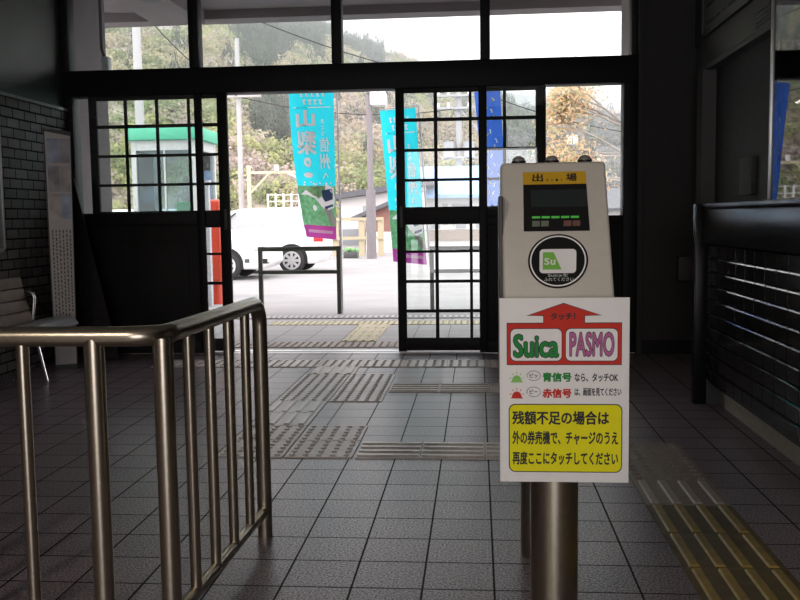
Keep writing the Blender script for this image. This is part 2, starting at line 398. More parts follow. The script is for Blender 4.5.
for x in (-1.062, -1.22, -1.37, -1.48, -1.76, -1.92, -2.1): MB().cyl((x, 2.045, .085), (x, 2.045, zt - .01), .0145, n=16).build('baluster', steel, r)
MB().cyl((CXR, 2.06, .085), (EXR, 2.88, .085), .0165, n=16).build('bottom_rail', steel, r)
MB().cyl((-2.3, 2.045, .085), (CXR, 2.045, .085), .0165, n=16).build('bottom_rail', steel, r)

# ------------------------------------------------------------------ card reader on two posts
cr_ = thing('card_reader', 'beige station card reader with a slanted face on two steel posts', 'card reader', (.19, 2.5, 0))
HX0, HX1 = .059, .3115
prof = [(2.12, .5), (2.12, .846), (2.29, 1.162), (2.42, 1.162), (2.42, .5)]
MB().prism(prof, lambda a, b, d: (d, a, b), HX0, HX1).build('head', beige, cr_, bevel=.008, seg=3)
prof = [(2.42, .5), (2.42, 1.125), (2.86, 1.06), (2.86, .5)]
MB().prism(prof, lambda a, b, d: (d, a, b), HX0 + .004, HX1 - .004).build('rear_body', dark_grey, cr_, bevel=.006)
for y in (2.25, 2.76): MB().cyl((.185, y, 0), (.185, y, .51), .059, n=40).build('post', steel, cr_)
MB().box(HX0 - .008, HX0 + .002, 2.2, 2.3, .6, 1.08).build('side_cover', dark_grey, cr_, bevel=.003)
for x in (.105, .188, .27):
    q = MB().cyl((x, 2.36, 1.16), (x, 2.36, 1.170), .018, n=24).build('signal_lamp', black_pl, cr_)
    MB().ball((x, 2.36, 1.170), .0165, .0165, .013, 24, 8, True).build('lens', mat('smoked_lens', (.22, .22, .2), .2), q)
# slanted face coordinates: pixel of the face's own layout (u right 0..1, v up 0..1)
FB, FT = Vector((0, 2.12, .846)), Vector((0, 2.29, 1.162)); FD = (FT - FB); FL = FD.length; FN = Vector((0, -FD.z, FD.y)).normalized()
TLp, TRp, BRp, BLp = (77, 84), (460, 80), (507, 592), (90, 590)
def face_uv(x, y):   # invert bilinear of the face outline as seen, perspective-corrected on v
    t = (y - 82) / (591 - 82); u0 = TLp[0] + (BLp[0] - TLp[0]) * t; u1 = TRp[0] + (BRp[0] - TRp[0]) * t
    d0, d1 = 2.29, 2.12
    tt = t * d0 / (t * d0 + (1 - t) * d1) if False else t * d1 / (t * d1 + (1 - t) * d0)
    return (x - u0) / (u1 - u0), 1 - t
def face(x, y, h=0.0):
    u, v = face_uv(x, y); p = FB + FD * v + FN * h; return (HX0 + (HX1 - HX0) * u, p.y, p.z)
def face_poly(name, poly, m, h, par, th=.0006):
    mb = MB(); mb.prism(poly, lambda a, b, d: face(a, b, d), h - th, h); return mb.build(name, m, par, smooth=False)
def px_rrect(x0, y0, x1, y1, r): return rrect(x0, y0, x1, y1, r)
b_ = face_poly('name_strip', [(157, 122), (388, 122), (392, 172), (160, 172)], orange, .002, cr_)
mb = MB(); FT_ = lambda h: (lambda a, b: face(a, -b, h))
put_text(mb, '出', 194, -160, 232, -130, FT_(.0026), .02); put_text(mb, '場', 318, -160, 356, -130, FT_(.0026), .02)
for i, ch in enumerate('EXIT'): put_text(mb, ch, 246 + i * 17, -159, 253 + i * 17, -151, FT_(.0026), .01)
mb.build('lettering', ink, b_, smooth=False)
sc_ = face_poly('display_panel', [(160, 172), (392, 172), (409, 352), (164, 352)], black_pl, .003, cr_)
face_poly('screen', [(188, 194), (392, 194), (396, 260), (190, 260)], screen_m, .0036, sc_)
mb = MB()
for i in range(5): mb.prism([(194 + i * 36, 296), (224 + i * 36, 296), (224 + i * 36, 304), (194 + i * 36, 304)], lambda a, b, d: face(a, b, d), .003, .0038)
mb.build('led_row', led_g, sc_, smooth=False)
for x0, x1, m in ((195, 223, key_g), (228, 256, key_g), (312, 340, key_r), (345, 373, key_r)): face_poly('key', [(x0, 314), (x1, 314), (x1, 335), (x0, 335)], m, .0042, sc_)
pad = face_poly('touch_pad', disc(293, 463, 112, 99, 64), black_pl, .003, cr_)
mb = MB(); n = 64; a = disc(293, 463, 105, 93, n); b = disc(293, 463, 99.5, 88, n)
mb.add([face(x, y, .0036) for x, y in a + b], [(i, (i + 1) % n, n + (i + 1) % n, n + i) for i in range(n)]); mb.build('ring', white_p, pad, smooth=False)
card = face_poly('card_emblem', rrect(224, 420, 361, 508, 14), white_p, .0036, pad)
face_poly('green_field', [(236, 432), (276, 432), (306, 495), (236, 495)], lime_p, .0042, card)
mb = MB(); put_text(mb, 'S', 243, -478, 260, -454, FT_(.0048), .02); put_text(mb, 'u', 266, -478, 282, -460, FT_(.0048), .02); mb.build('lettering', white_p, card, smooth=False)
mb = MB(); put_text(mb, 'Suicaを', 256, -521, 331, -509, FT_(.0036), .015); put_text(mb, 'ふれてください', 242, -537, 352, -524, FT_(.0036), .015); mb.build('lettering', pale_ink, pad, smooth=False)

# ------------------------------------------------------------------ white sign hung on the reader
sg = thing('instruction_sign', 'white portrait sign with red arrow and yellow box hung on the card reader', 'sign', (.2, 2.09, .417))
SX0, SX1, SZ0, SZ1, SY = .0485, .3405, .4205, .8465, 2.09
def sgn(x, y, h=0): return (SX0 + (x - 57) / 390 * (SX1 - SX0), SY - h, SZ0 + (575 - y) / 550 * (SZ1 - SZ0))
panel = MB().box(SX0, SX1, SY, SY + .004, SZ0, SZ1).build('panel', white_p, sg, bevel=.001)
for z in (.8, .55): MB().box(.16, .22, SY + .004, 2.12, z, z + .03).build('mounting_bracket', dark_grey, sg)
def spoly(name, poly, m, h, par): 
    mb = MB(); mb.prism(poly, lambda a, b, d: sgn(a, b, d), h - .0003, h); return mb.build(name, m, par, smooth=False)
ST = lambda h: (lambda a, b: sgn(a, -b, h))
def stext(name, items, m, h, par):
    mb = MB()
    for body, x0, y0, x1, y1, bold in items: put_text(mb, body, x0, -y1, x1, -y0, ST(h), bold)
    return mb.build(name, m, par, smooth=False)
arrow = [(250, 42), (359, 76), (312, 76), (312, 100), (422, 100), (422, 221), (81, 221), (81, 100), (191, 100), (191, 76), (144, 76)]
def grow(poly, g):
    cx = 250; cy = 140; out = []
    n = len(poly)
    for i in range(n):
        p0, p1, p2 = Vector(poly[i - 1]), Vector(poly[i]), Vector(poly[(i + 1) % n])
        d1 = (p1 - p0).normalized(); d2 = (p2 - p1).normalized(); n1 = Vector((d1.y, -d1.x)); n2 = Vector((d2.y, -d2.x))
        bis = (n1 + n2).normalized(); out.append(tuple(p1 + bis * (g / max(.4, bis.dot(n1)))))
    return out
spoly('arrow_outline', grow(arrow, 2.2), ink, .0005, panel)
ar = spoly('red_arrow', arrow, red_p, .001, sg)
stext('lettering', [('タッチ！', 212, 69, 284, 89, .035)], ink, .0014, ar)
for (x0, x1) in ((91, 244), (257, 411)):
    spoly('box_outline', rrect(x0 - 2, 114, x1 + 2, 212, 16), ink, .0014, ar)
    spoly('white_box', rrect(x0, 116, x1, 210, 15), white_p, .0018, ar)
stext('lettering_outline', [('Suica', 101, 134, 233, 198, .05)], ink, .0022, ar); stext('lettering', [('Suica', 101, 134, 233, 198, .022)], green_p, .0026, ar)
stext('lettering_outline', [('PASMO', 269, 128, 400, 195, .045)], ink, .0022, ar); stext('lettering', [('PASMO', 269, 128, 400, 195, .018)], magenta_p, .0026, ar)
for y, m, word, bub, rest in ((262, lime_p, '青信号', 'ピッ', ('なら、タッチOK', 284, 248, 413, 272)), (310, red_p, '赤信号', 'ピー', ('は、画面を見てください', 284, 292, 423, 314))):
    mb = MB(); mb.prism(disc(109, y + 10, 15, 18, 20, 180, 360), lambda a, b, d: sgn(a, b, d), .0003, .0008); mb.prism([(91, y + 10), (127, y + 10), (127, y + 13), (91, y + 13)], lambda a, b, d: sgn(a, b, d), .0003, .0008)
    for t in (200, 235, 270, 305, 340):
        c, s_ = math.cos(math.radians(t)), math.sin(math.radians(t))
        mb.prism([(109 + 18 * c - 1 * s_, y + 8 + 21 * s_ + c), (109 + 23 * c - s_, y + 8 + 27 * s_ + c), (109 + 23 * c + s_, y + 8 + 27 * s_ - c), (109 + 18 * c + s_, y + 8 + 21 * s_ - c)], lambda a, b, d: sgn(a, b, d), .0003, .0008)
    mb.build('lamp_symbol', m, panel, smooth=False)
    bo = spoly('speech_bubble', disc(160, y - 7, 21, 15, 30) , ink, .0005, panel)
    mb = MB(); mb.prism(disc(160, y - 7, 19.5, 13.5, 30), lambda a, b, d: sgn(a, b, d), .0005, .0008); mb.prism([(142, y - 2), (134, y + 3), (147, y + 2)], lambda a, b, d: sgn(a, b, d), .0003, .0009); mb.build('bubble_fill', white_p, panel, smooth=False)
    stext('lettering', [(bub, 148, y - 14, 172, y - 1, .02)], ink, .0012, panel)
    stext('lettering', [(word, 188, y - 16, 273, y + 10, .04)], green_p if m is lime_p else red_p, .0008, panel)
    stext('lettering', [(*rest, .025)], ink, .0008, panel)
spoly('box_outline', rrect(84, 339, 427, 545, 20), ink, .0005, panel)
yb = spoly('yellow_box', rrect(87, 342, 424, 542, 18), yellow_p, .001, sg)
stext('lettering', [('残額不足の場合は', 96, 361, 386, 400, .03), ('外の券売機で、チャージのうえ', 96, 421, 414, 460, .03), ('再度ここにタッチしてください', 96, 483, 414, 521, .03)], ink, .0014, yb)

# ------------------------------------------------------------------ ticket counter and office front on the right
CX = 1.23
tile_m = grid_mat('black_glazed_tile', (.016, .017, .016), (.003, .003, .003), 0, .15, 0, 50, (1, 2), .006, .12, spec=.25, bump=.15, var=.5, speckle=20, spk=.2)
wood_edge = mat('dark_counter_laminate', (.009, .009, .010), .25, var=.15, spec=.12)
ct = thing('ticket_counter', 'black glazed tile ticket counter with a dark top on the right', 'counter', (1.5, 3, 0))
mb = MB(); mb.box(1.19, 1.95, -2.5, 5.1, 1.055, 1.085); mb.build('countertop', wood_edge, ct, bevel=.006)
MB().box(1.2, 1.9, -2.5, 5.06, .875, 1.055).build('apron', wood_edge, ct, bevel=.003)
mb = MB(); mb.box(1.245, 1.9, -2.5, 5.04, .12, .875)
nrow = 10; z0 = .135; ph = (.872 - z0) / nrow
for i in range(nrow):
    a = z0 + i * ph + .002; b = a + ph - .005
    mb.prism([(1.245, a), (1.233, a + .001), (1.23, a + .004), (1.2275, b - .006), (1.232, b), (1.245, b)], lambda p, q, d: (p, d, q), -2.5, 5.04)
mb.build('tiled_front', tile_m, ct)
MB().box(1.165, 1.232, 5.04, 5.11, 0, 1.085).build('end_post', wood_edge, ct, bevel=.004)
MB().box(1.232, 1.9, 5.04, 5.09, 0, 1.055).build('end_panel', plaster, ct)
MB().box(1.3, 1.9, -2.5, 5.04, 0, .12).build('plinth', mat('beige_plinth', (.3, .28, .24), .7), ct)
# office wall plane at X = 1.55, set back behind the counter front
WX = 1.55
struct(MB().box(WX - .03, WX + .08, 6.44, 6.6, 0, 2.0).build('trim_6', mat('grey_jamb', (.09, .09, .087), .7, var=.05)), 'grey jamb at the far end of the office wall')
struct(MB().box(WX + .06, 1.75, 5.14, 6.9, 0, 2.0).build('trim_7', mat('dark_door_panel', (.03, .03, .03), .7), smooth=False), 'dark recessed panel between counter end and jamb')
mb = MB(); mb.box(WX, 1.75, 5.06, 6.6, 1.995, 2.215); mb.box(WX - .008, WX + .01, 5.06, 6.6, 1.995, 2.03); mb.box(WX + .02, 1.75, 5.06, 6.9, 2.215, 3.02); mb.box(1.58, 1.75, 6.6, 6.9, 1.995, 3.02)
for j in range(4): mb.box(WX - .007, WX, 5.1, 5.36, 2.05 + j * .026, 2.062 + j * .026)
struct(mb.build('trim_8', mat('grey_fascia', (.085, .09, .09), .55, var=.05), bevel=.002), 'grey fascia with louvre slots beside the ticket window')
struct(MB().box(2.2, 2.3, -2.5, 5.2, 0, 3.02).build('trim_9', black_panel, smooth=False), 'dark office interior partition')
struct(MB().box(1.62, 2.2, 5.06, 5.14, 0, 3.02).build('trim_10', black_panel, smooth=False), 'dark office end partition')
struct(MB().box(1.57, 1.62, -2.5, 5.06, 2.24, 3.02).build('trim_11', mat('grey_header', (.10, .10, .10), .6, var=.05), smooth=False), 'grey header over the ticket window')
fb = thing('fare_board', 'framed grey board with rows of dark print high on the office wall', 'sign', (WX, 5.8, 2.25))
MB().box(WX + .002, WX + .02, 5.1, 6.56, 2.24, 2.98).build('panel', mat('grey_board', (.13, .135, .13), .6, var=.04), fb)
for z in (2.225, 2.965): MB().box(WX - .015, WX + .005, 5.08, 6.58, z, z + .025).build('frame_rail', dark_grey, fb)
for y in (5.075, 6.56): MB().box(WX - .015, WX + .005, y, y + .022, 2.225, 2.99).build('frame_stile', dark_grey, fb)
mb = MB()
for k in range(6):
    zz = 2.3 + k * .11; yy = 6.48
    while yy > 5.3:
        l = random.uniform(.08, .45); mb.box(WX + .0005, WX + .003, max(5.16, yy - l), yy, zz, zz + random.choice((.016, .022))); yy -= l + random.uniform(.03, .07)
mb.build('print_rows', ink, fb, smooth=False)
lr = MB().box(WX + .03, WX + .06, 5.5, 5.75, 1.14, 1.36).build('notice', mat('dim_notice', (.06, .06, .06), .7), bevel=.002); tag(lr, 'dim framed notice on the dark recess above the counter end', 'notice')
gp = thing('ticket_window', 'metal-framed ticket window glass standing on the counter', 'window', (WX, 3.5, 1.085))
MB().box(WX - .012, WX + .012, 5.035, 5.06, 1.085, 2.2).build('frame_post', alu, gp, bevel=.002)
MB().box(WX - .045, WX + .012, 2.0, 5.035, 1.085, 1.1).build('frame_sill', alu, gp, bevel=.002)
MB().box(WX - .045, WX + .012, 2.0, 5.035, 2.2, 2.23).build('frame_head', dark_grey, gp, bevel=.002)
wg = glass_mat('ticket_window_glass', (.5, .52, .5), 1.0)
MB().prism([(WX - .003, 5.035), (WX + .003, 5.035), (WX - .034, 2.0), (WX - .04, 2.0)], lambda a, c, d: (a, c, d), 1.1, 2.2).build('glass_pane', wg, gp, smooth=False)
o = MB().box(1.455, 1.57, 6.8, 6.9, .55, .725).build('wall_box', mat('box_grey', (.07, .07, .07), .6), bevel=.006); tag(o, 'small grey box on the dark wall behind the counter end', 'box')

# ------------------------------------------------------------------ left side: benches, poster stand, leaning board, notice case
slat = mat('brown_wood_slat', (.11, .075, .052), .5, var=.2, scale=12)
cush = mat('grey_vinyl', (.28, .285, .3), .42, var=.06)
bn = thing('waiting_bench', 'waiting bench with brown wood slat back and grey seat by the left wall', 'bench', (-2.8, 5, 0))
for i in range(4):
    z = .40 + i * .074; x = -2.917 - i * .0185
    mb = MB(); mb.prism([(x, z), (x + .02, z - .004), (x + .004, z + .062), (x - .016, z + .064)], lambda a, c, d: (a, d, c), 3.6, 5.74)
    mb.build('back_slat', slat, bn, bevel=.004)
mb = MB(); mb.prism([(-2.93, .375), (-2.90, .395), (-2.78, .40), (-2.73, .385), (-2.70, .35), (-2.715, .34), (-2.93, .345)], lambda a, c, d: (a, d, c), 3.6, 6.0); mb.build('seat', cush, bn, bevel=.01, seg=3)
for y in (3.8, 5.76):
    mb = MB(); mb.tube([(-3.0, y, .575), (-2.975, y, .588), (-2.925, y, .585), (-2.90, y, .57), (-2.893, y, .545), (-2.91, y, .40)], .012, 10); mb.build('armrest', bright_steel, bn, ang=80)
    mb = MB(); mb.tube([(-2.90, y - .02, .36), (-2.823, y - .02, 0)], .010, 10); mb.build('leg', bright_steel, bn)
    mb = MB(); mb.tube([(-2.92, y - .02, .36), (-3.04, y - .02, 0)], .010, 10); mb.build('leg', dark_grey, bn)
MB().box(-2.93, -2.78, 3.62, 5.96, .32, .345).build('seat_frame', dark_grey, bn)

ps = thing('poster_stand', 'tall narrow poster panel with faded photos standing near the left corner', 'sign', (-2.88, 6.4, 0))
PTL, PTR = at(43, 129, 6.25), at(72, 134, 6.32); PBL, PBR = at(55.5, 370, 6.2), at(77.5, 366, 6.27); PBR.z = PBL.z; PTR = PTL + (PBR - PBL) * 1.22; PTR.z = PTL.z
pd = (PTR - PTL); nrm = Vector((pd.y, -pd.x, 0)).normalized()
def pst(u, z, h=0.0):
    k = z / 1.69; q = PBL.lerp(PBR, u).lerp(PTL.lerp(PTR, u), k) + nrm * h; return (q.x, q.y, z)
poster_m = mat('aged_poster', (.52, .49, .46), .35, var=.12, scale=5)
mb = MB(); mb.prism([(0, 0), (1, 0), (1, 1.67), (0, 1.69)], lambda a, b, d: pst(a, b, d), -.04, 0); pnl = mb.build('panel', dark_grey, ps)
mb = MB(); mb.prism([(.04, .03), (.97, .03), (.97, 1.64), (.04, 1.67)], lambda a, b, d: pst(a, b, d), 0, .001); mb.build('poster', poster_m, ps, smooth=False)
ph_m = [mat('photo_blue', (.36, .42, .52), .3, var=.4, scale=9), mat('photo_grey', (.42, .40, .42), .3, var=.4, scale=9), mat('photo_tan', (.45, .40, .38), .3, var=.4, scale=9)]
for i, (z0, z1) in enumerate(((1.45, 1.62), (1.25, 1.43), (1.06, 1.235))):
    mb = MB(); mb.prism([(.1, z0), (.55, z0), (.55, z1), (.1, z1)], lambda a, b, d: pst(a, b, d), .001, .0016); mb.build('photo', ph_m[i], ps, smooth=False)
    mb = MB(); mb.prism([(.57, z0), (.93, z0), (.93, z1), (.57, z1)], lambda a, b, d: pst(a, b, d), .001, .0016); mb.build('photo', ph_m[(i + 1) % 3], ps, smooth=False)
mb = MB()
for c in range(6):
    u = .14 + c * .14; z = .98
    while z > .2 + .1 * (c % 3):
        l = random.uniform(.012, .024); mb.prism([(u, z - l), (u + .055, z - l), (u + .055, z), (u, z)], lambda a, b, d: pst(a, b, d), .001, .0016); z -= l + random.uniform(.006, .014)
mb.build('print_columns', mat('brown_ink', (.12, .09, .08), .6), ps, smooth=False)
# leaning dark boards
def lean_board(label, pts, th, m):
    mb = MB(); n = len(pts); v = [Vector(p) for p in pts]; nn = (v[1] - v[0]).cross(v[2] - v[0]).normalized() * th
    mb.add(v + [p + nn for p in v], [tuple(range(n)), tuple(range(2 * n - 1, n - 1, -1))] + [(i, n + i, n + (i + 1) % n, (i + 1) % n) for i in range(n)])
    o = mb.build('leaning_board', m, bevel=.004); tag(o, label, 'board', None)
q4 = [at(86, 362, 6.6), at(121, 361, 6.62), at(74, 178, 6.8), at(58, 176, 6.78)]; q4[0].z = q4[1].z = .006
lean_board('dark narrow board leaning in the corner behind the poster stand', q4, .025, mat('dark_board', (.022, .02, .02), .6, var=.3, spec=.08))
nc = thing('notice_case', 'steel-framed notice case on the tiled left wall', 'notice board', (XL + .05, 5.2, 1.4))
MB().box(XL + .025, XL + .05, 4.0, 5.78, .86, 1.92).build('back_panel', mat('notice_felt', (.05, .06, .05), .8), nc)
mb = MB()
for z in (.84, 1.9): mb.box(XL + .025, XL + .085, 3.98, 5.82, z, z + .03)
for y in (3.98, 5.79): mb.box(XL + .025, XL + .085, y, y + .03, .84, 1.93)
mb.build('frame', mat('dull_steel', (.22, .22, .22), .45, .6), nc, bevel=.003)
# ------------------------------------------------------------------ OUTSIDE
GZ = -.2
asphalt = mat('pale_asphalt', (.235, .23, .228), .85, var=.1, scale=1.2, bump=.2, bscale=40)
porch_m = grid_mat('porch_paving', (.30, .29, .29), (.14, .13, .13), TX, .3, 7.12, .3, (0, 1), .004, .7, bump=.3, var=.1, spk=.15)
struct(MB().box(-9, 6, 7.12, 9.62, -.3, 0).build('porch_floor', porch_m, smooth=False), 'pale paved porch outside the doors')
mb = MB(); ys = [9.62, 11, 13, 16, 52]; zs = [0, -.03, -.1, GZ, GZ]
v = []; 
for y, z in zip(ys, zs): v += [(-110, y, z), (90, y, z)]
mb.add(v, [(2 * i, 2 * i + 1, 2 * i + 3, 2 * i + 2) for i in range(4)])
n = len(v); mb.add([(-110, 9.62, -.6), (90, 9.62, -.6), (90, 52, -.6), (-110, 52, -.6)], [(0, 3, 2, 1)])
struct(mb.build('parking_lot', asphalt, smooth=False), 'pale asphalt forecourt')
# drain grate, outdoor tactile strips
gm = mat('grey_iron', (.13, .12, .12), .6)
mb = MB(); mb.box(-2.9, 2.5, 9.35, 9.6, 0, .006, 0)
for i in range(90): mb.box(-2.88 + i * .06, -2.85 + i * .06, 9.37, 9.58, .006, .012, 1)
o = mb.build('drain_grate', [gm, mat('grate_rib', (.36, .34, .33), .6)], smooth=False); tag(o, 'long slotted drain grate along the edge of the porch', 'drain')
ty = mat('cream_tactile', (.46, .41, .27), .7, var=.1)
def opave(label, fn, m):
    mb = MB(); fn(mb); o = mb.build('outdoor_tactile_paving', m); tag(o, label, 'tactile paving', 'tactile paving on the porch')
opave('row of dotted tiles just outside the door threshold', lambda mb: [dots(mb, -2.2 + .3 * i, 7.25) for i in range(9)], [mat('buff_tactile', (.36, .31, .27), .7)])
opave('cream ribbed tiles leading from the doors to the kerb', lambda mb: [bars(mb, -1.15, 7.6 + .3 * j, kb=0) for j in range(4)], [ty])
opave('cream dotted cross strip at the outer end of the porch', lambda mb: [dots(mb, -2.05 + .3 * i, 8.8) for i in range(8)], [ty])
# porch pillars, ceiling, fascia
struct(MB().box(-5.2, -3.25, 7.2, 8.0, 0, 3.6).build('porch_pillar', pale_plaster, smooth=False), 'pale plaster pillar left of the porch')
struct(MB().box(1.29, 2.6, 7.2, 8.5, 0, 3.6).build('porch_pillar', pale_plaster, smooth=False), 'pale plaster pillar right of the porch')
mb = MB(); mb.box(-6, 4, 7.12, 9.6, 3.16, 3.3); mb.box(-6, 4, 9.35, 9.6, 3.07, 3.6); mb.box(-6, 4, 7.12, 7.2, 2.98, 3.2); mb.box(-3.25, -2.75, 7.2, 9.35, 3.02, 3.16)
struct(mb.build('porch_canopy', pale_plaster, smooth=False), 'porch canopy ceiling and edge beam')
eb = thing('electrical_box', 'small grey electrical box with conduit on the left porch pillar', 'box', (-3.3, 7.18, 2.2))
p0 = at(108, 64, 7.18)
MB().box(p0.x - .035, p0.x + .02, 7.13, 7.2, p0.z - .06, p0.z + .05).build('box', mat('grey_box', (.5, .5, .5), .5), eb, bevel=.004)
MB().tube([(p0.x - .04, 7.17, 3.1), (p0.x - .045, 7.17, 2.4), (p0.x - .02, 7.17, p0.z + .04)], .012, 8).build('conduit', dark_grey, eb)
lf = thing('porch_lamp', 'dark round lamp hanging under the porch canopy at top left', 'lamp', (-2.6, 8.2, 3.0))
pl = at(150, 0, 8.2)
MB().cyl((pl.x, 8.2, pl.z + .0), (pl.x, 8.2, 3.16), .1, .05, 20).build('lamp_shade', dark_grey, lf)
# ---- barriers
bar_m = mat('dark_green_steel', (.045, .055, .04), .5)
def barrier(label, x0, x1, y, top, mid):
    r = thing('guard_barrier', label, 'barrier', ((x0 + x1) / 2, y, 0), 'steel barriers at the kerb')
    for x in (x0, x1): MB().box(x - .022, x + .022, y - .022, y + .022, -.02, top).build('leg', bar_m, r)
    MB().box(x0 - .022, x1 + .022, y - .024, y + .024, top - .05, top).build('top_rail', bar_m, r, bevel=.004)
    MB().box(x0, x1, y - .015, y + .015, mid - .02, mid + .02).build('mid_rail', bar_m, r)
barrier('dark green steel barrier in front of the white car', -2.385, -1.515, 9.95, .735, .455)
barrier('dark green steel barrier seen through the right door leaf', -.505, .55, 10.15, .715, .44)
# ---- banners
cyan = cloth_mat('cyan_cloth', (.03, .66, .78), .03)
cw = mat('white_dye', (.88, .88, .88), .85, var=.02); cgreen = cloth_mat('green_dye', (.30, .52, .26), .3, 20)
cpink = cloth_mat('pink_dye', (.80, .09, .42)); cblue = cloth_mat('dark_blue_dye', (.06, .11, .22))
pole_m = mat('white_pole', (.45, .45, .47), .5)
cgrey = cloth_mat('rail_dye', (.45, .4, .4)); white_s = mat('white_steel', (.7, .7, .7), .6)
def nobori(label, X, Y, H, base, foot, wtop):
    """X(t),Y(t): right edge along t=0(top)..1(bottom); H=(ztop,zbot); wtop(t)= (width along -x, depth)"""
    r = thing('banner_flag', label, 'banner', (foot[0], foot[1], base), 'cyan banners on poles')
    def Sf(u, t, h=0.0):   # u 0 = pole edge .. 1 = free edge ; seen from the hall the free edge is left
        wx, wy = wtop(t)
        x = X(t) - wx * u; y = Y(t) + wy * u + .02 * math.sin(6 * u + 3 * t) * u
        return (x, y - h, H[0] + (H[1] - H[0]) * t + .03 * u * t)
    nu, nt_ = 10, 40; mb = MB()
    for h in (0,):
        mb.add([Sf(i / nu, j / nt_, h) for j in range(nt_ + 1) for i in range(nu + 1)], [(j * (nu + 1) + i, j * (nu + 1) + i + 1, (j + 1) * (nu + 1) + i + 1, (j + 1) * (nu + 1) + i) for j in range(nt_) for i in range(nu)])
    cl = mb.build('cloth', cyan, r, ang=80)
    # picture space: a 0(left)..1(right), b = t
    F = lambda h: (lambda a, b: Sf(1 - a, -b, h))
    def glyph(ch, a0, b0, a1, b1, bold):
        mb = MB(); put_text(mb, ch, a0, b0, a1, b1, F(.004), bold, True); mb.build('character', cw, cl, smooth=False)
    for q in (('山', .16, -.275, .55, -.17, .03), ('梨', .14, -.45, .56, -.305, .03), ('。', .27, -.53, .42, -.475, .03), ('信', .66, -.435, .88, -.345, .02), ('州', .66, -.545, .88, -.45, .02), ('へ', .7, -.61, .82, -.57, .02)): glyph(*q)
    for j in range(3): glyph('あたら'[j], .7, -.255 - j * .038, .77, -.225 - j * .038, .02)
    for j, y in enumerate((.05, .10)):
        for i in range(5 - j):
            a = .24 + j * .06 + i * .12; mb = MB()
            mb.add([Sf(1 - p, q, .004) for p, q in ((a, y), (a + .08, y), (a + .07, y + .012), (a + .05, y + .02), (a + .09, y + .03), (a + .03, y + .036), (a + .02, y + .018))], [tuple(range(7))]); mb.build('header_mark', cw, cl, smooth=False)
    def white(name, poly):
        mb = MB(); mb.add([Sf(1 - p, q, .004) for p, q in poly], [tuple(range(len(poly)))]); mb.build(name, cw, cl, smooth=False)
    white('rule_line', [(.1, .148), (.93, .148), (.93, .155), (.1, .155)])
    white('cloud', disc(.34, .585, .12, .018, 16))
    for i in range(10): white('petal', disc(random.uniform(.12, .9), random.uniform(.63, .65), .03, .006, 6))
    def patch(name, poly, m, h, sub=None):
        mb = MB(); mb.add([Sf(1 - p, q, h) for p, q in poly], [tuple(range(len(poly)))]); mb.build(name, m, cl, smooth=False)
    def strip(name, rows, m, h):
        mb = MB()
        for (t0, t1, a0, a1, b0, b1) in rows:
            n = 8
            mb.add([Sf(1 - (a0 + (a1 - a0) * i / n), t0, h) for i in range(n + 1)] + [Sf(1 - (b0 + (b1 - b0) * i / n), t1, h) for i in range(n + 1)], [(i, i + 1, n + 2 + i, n + 1 + i) for i in range(n)])
        mb.build(name, m, cl, smooth=False)
    strip('meadow', [(.655 + .01 * 0, .70, 0, 1, 0, 1), (.70, .82, 0, 1, 0, 1), (.82, .925, 0, 1, 0, 1)], cgreen, .003)
    patch('railway_track', [(.62, .78), (.86, .80), (1.0, .88), (1.0, .91), (.86, .90)], cgrey, .0045)
    patch('train', [(.06, .715), (.2, .685), (.45, .66), (.8, .648), (.95, .665), (.98, .73), (.95, .795), (.74, .815), (.62, .79), (.45, .735), (.25, .715)], cw, .006)
    patch('train_window', [(.64, .685), (.9, .672), (.93, .70), (.92, .74), (.72, .758), (.66, .735)], cblue, .008)
    patch('train_lamps', [(.70, .79), (.93, .77), (.93, .785), (.71, .806)], cblue, .008)
    patch('flower', disc(.42, .80, .06, .02, 10), cw, .0045)
    strip('pink_ribbon', [(.915, 1.0, 0, 1, 0, 1)], cpink, .006)
    strip('ribbon_print', [(.945, .965, .12, .9, .12, .9)], cloth_mat('pale_pink_dye', (.85, .5, .65)), .008)
    pt = (X(0) + .035, Y(0) + .01, H[0] + .03)
    MB().tube([pt, (foot[0], foot[1], base)], .011, 8).build('pole', pole_m, r)
    MB().tube([pt, tuple(Vector(Sf(1, 0)) + Vector((0, 0, .012)))], .006, 6).build('crossbar', pole_m, r)
    for t in (.03, .28, .53, .78):
        e = Vector(Sf(0, t)); k_ = (pt[2] - e.z) / (pt[2] - base); q = Vector(pt).lerp(Vector((foot[0], foot[1], base)), k_)
        MB().bar(e, q, .02, .02).build('tie_loop', cw, r)
nobori('cyan banner standing fully visible in the open doorway', lambda t: -1.565, lambda t: 10.15, (2.52, .80), -.02, (-1.505, 10.1, 0), lambda t: (.51 - .11 * t ** 2.2, .05 + .28 * t ** 2))
nobori('cyan banner half hidden behind the right door leaf', lambda t: -.68 + .11 * t, lambda t: 10.35, (2.255, .50), -.02, (-.5, 10.3, 0), lambda t: (.425 - .02 * t, .26))
bluec = cloth_mat('blue_cloth', (.05, .15, .62)); byel = cloth_mat('yellow_dye', (.75, .62, .1))
bb = thing('banner_flag', 'royal blue banner with yellow brush strokes beyond the right door leaf', 'banner', (.36, 9.8, 0))
def Sb(u, t, h=0.0): return (.245 + .08 * t - .27 * u + .06 * u * t, 9.8 + .22 * u - h + .015 * math.sin(7 * u + 4 * t), 2.36 - 1.5 * t)
mb = MB()
for h in (0,): mb.add([Sb(i / 6, j / 30, h) for j in range(31) for i in range(7)], [(j * 7 + i, j * 7 + i + 1, (j + 1) * 7 + i + 1, (j + 1) * 7 + i) for j in range(30) for i in range(6)])
cl = mb.build('cloth', bluec, bb, ang=80)
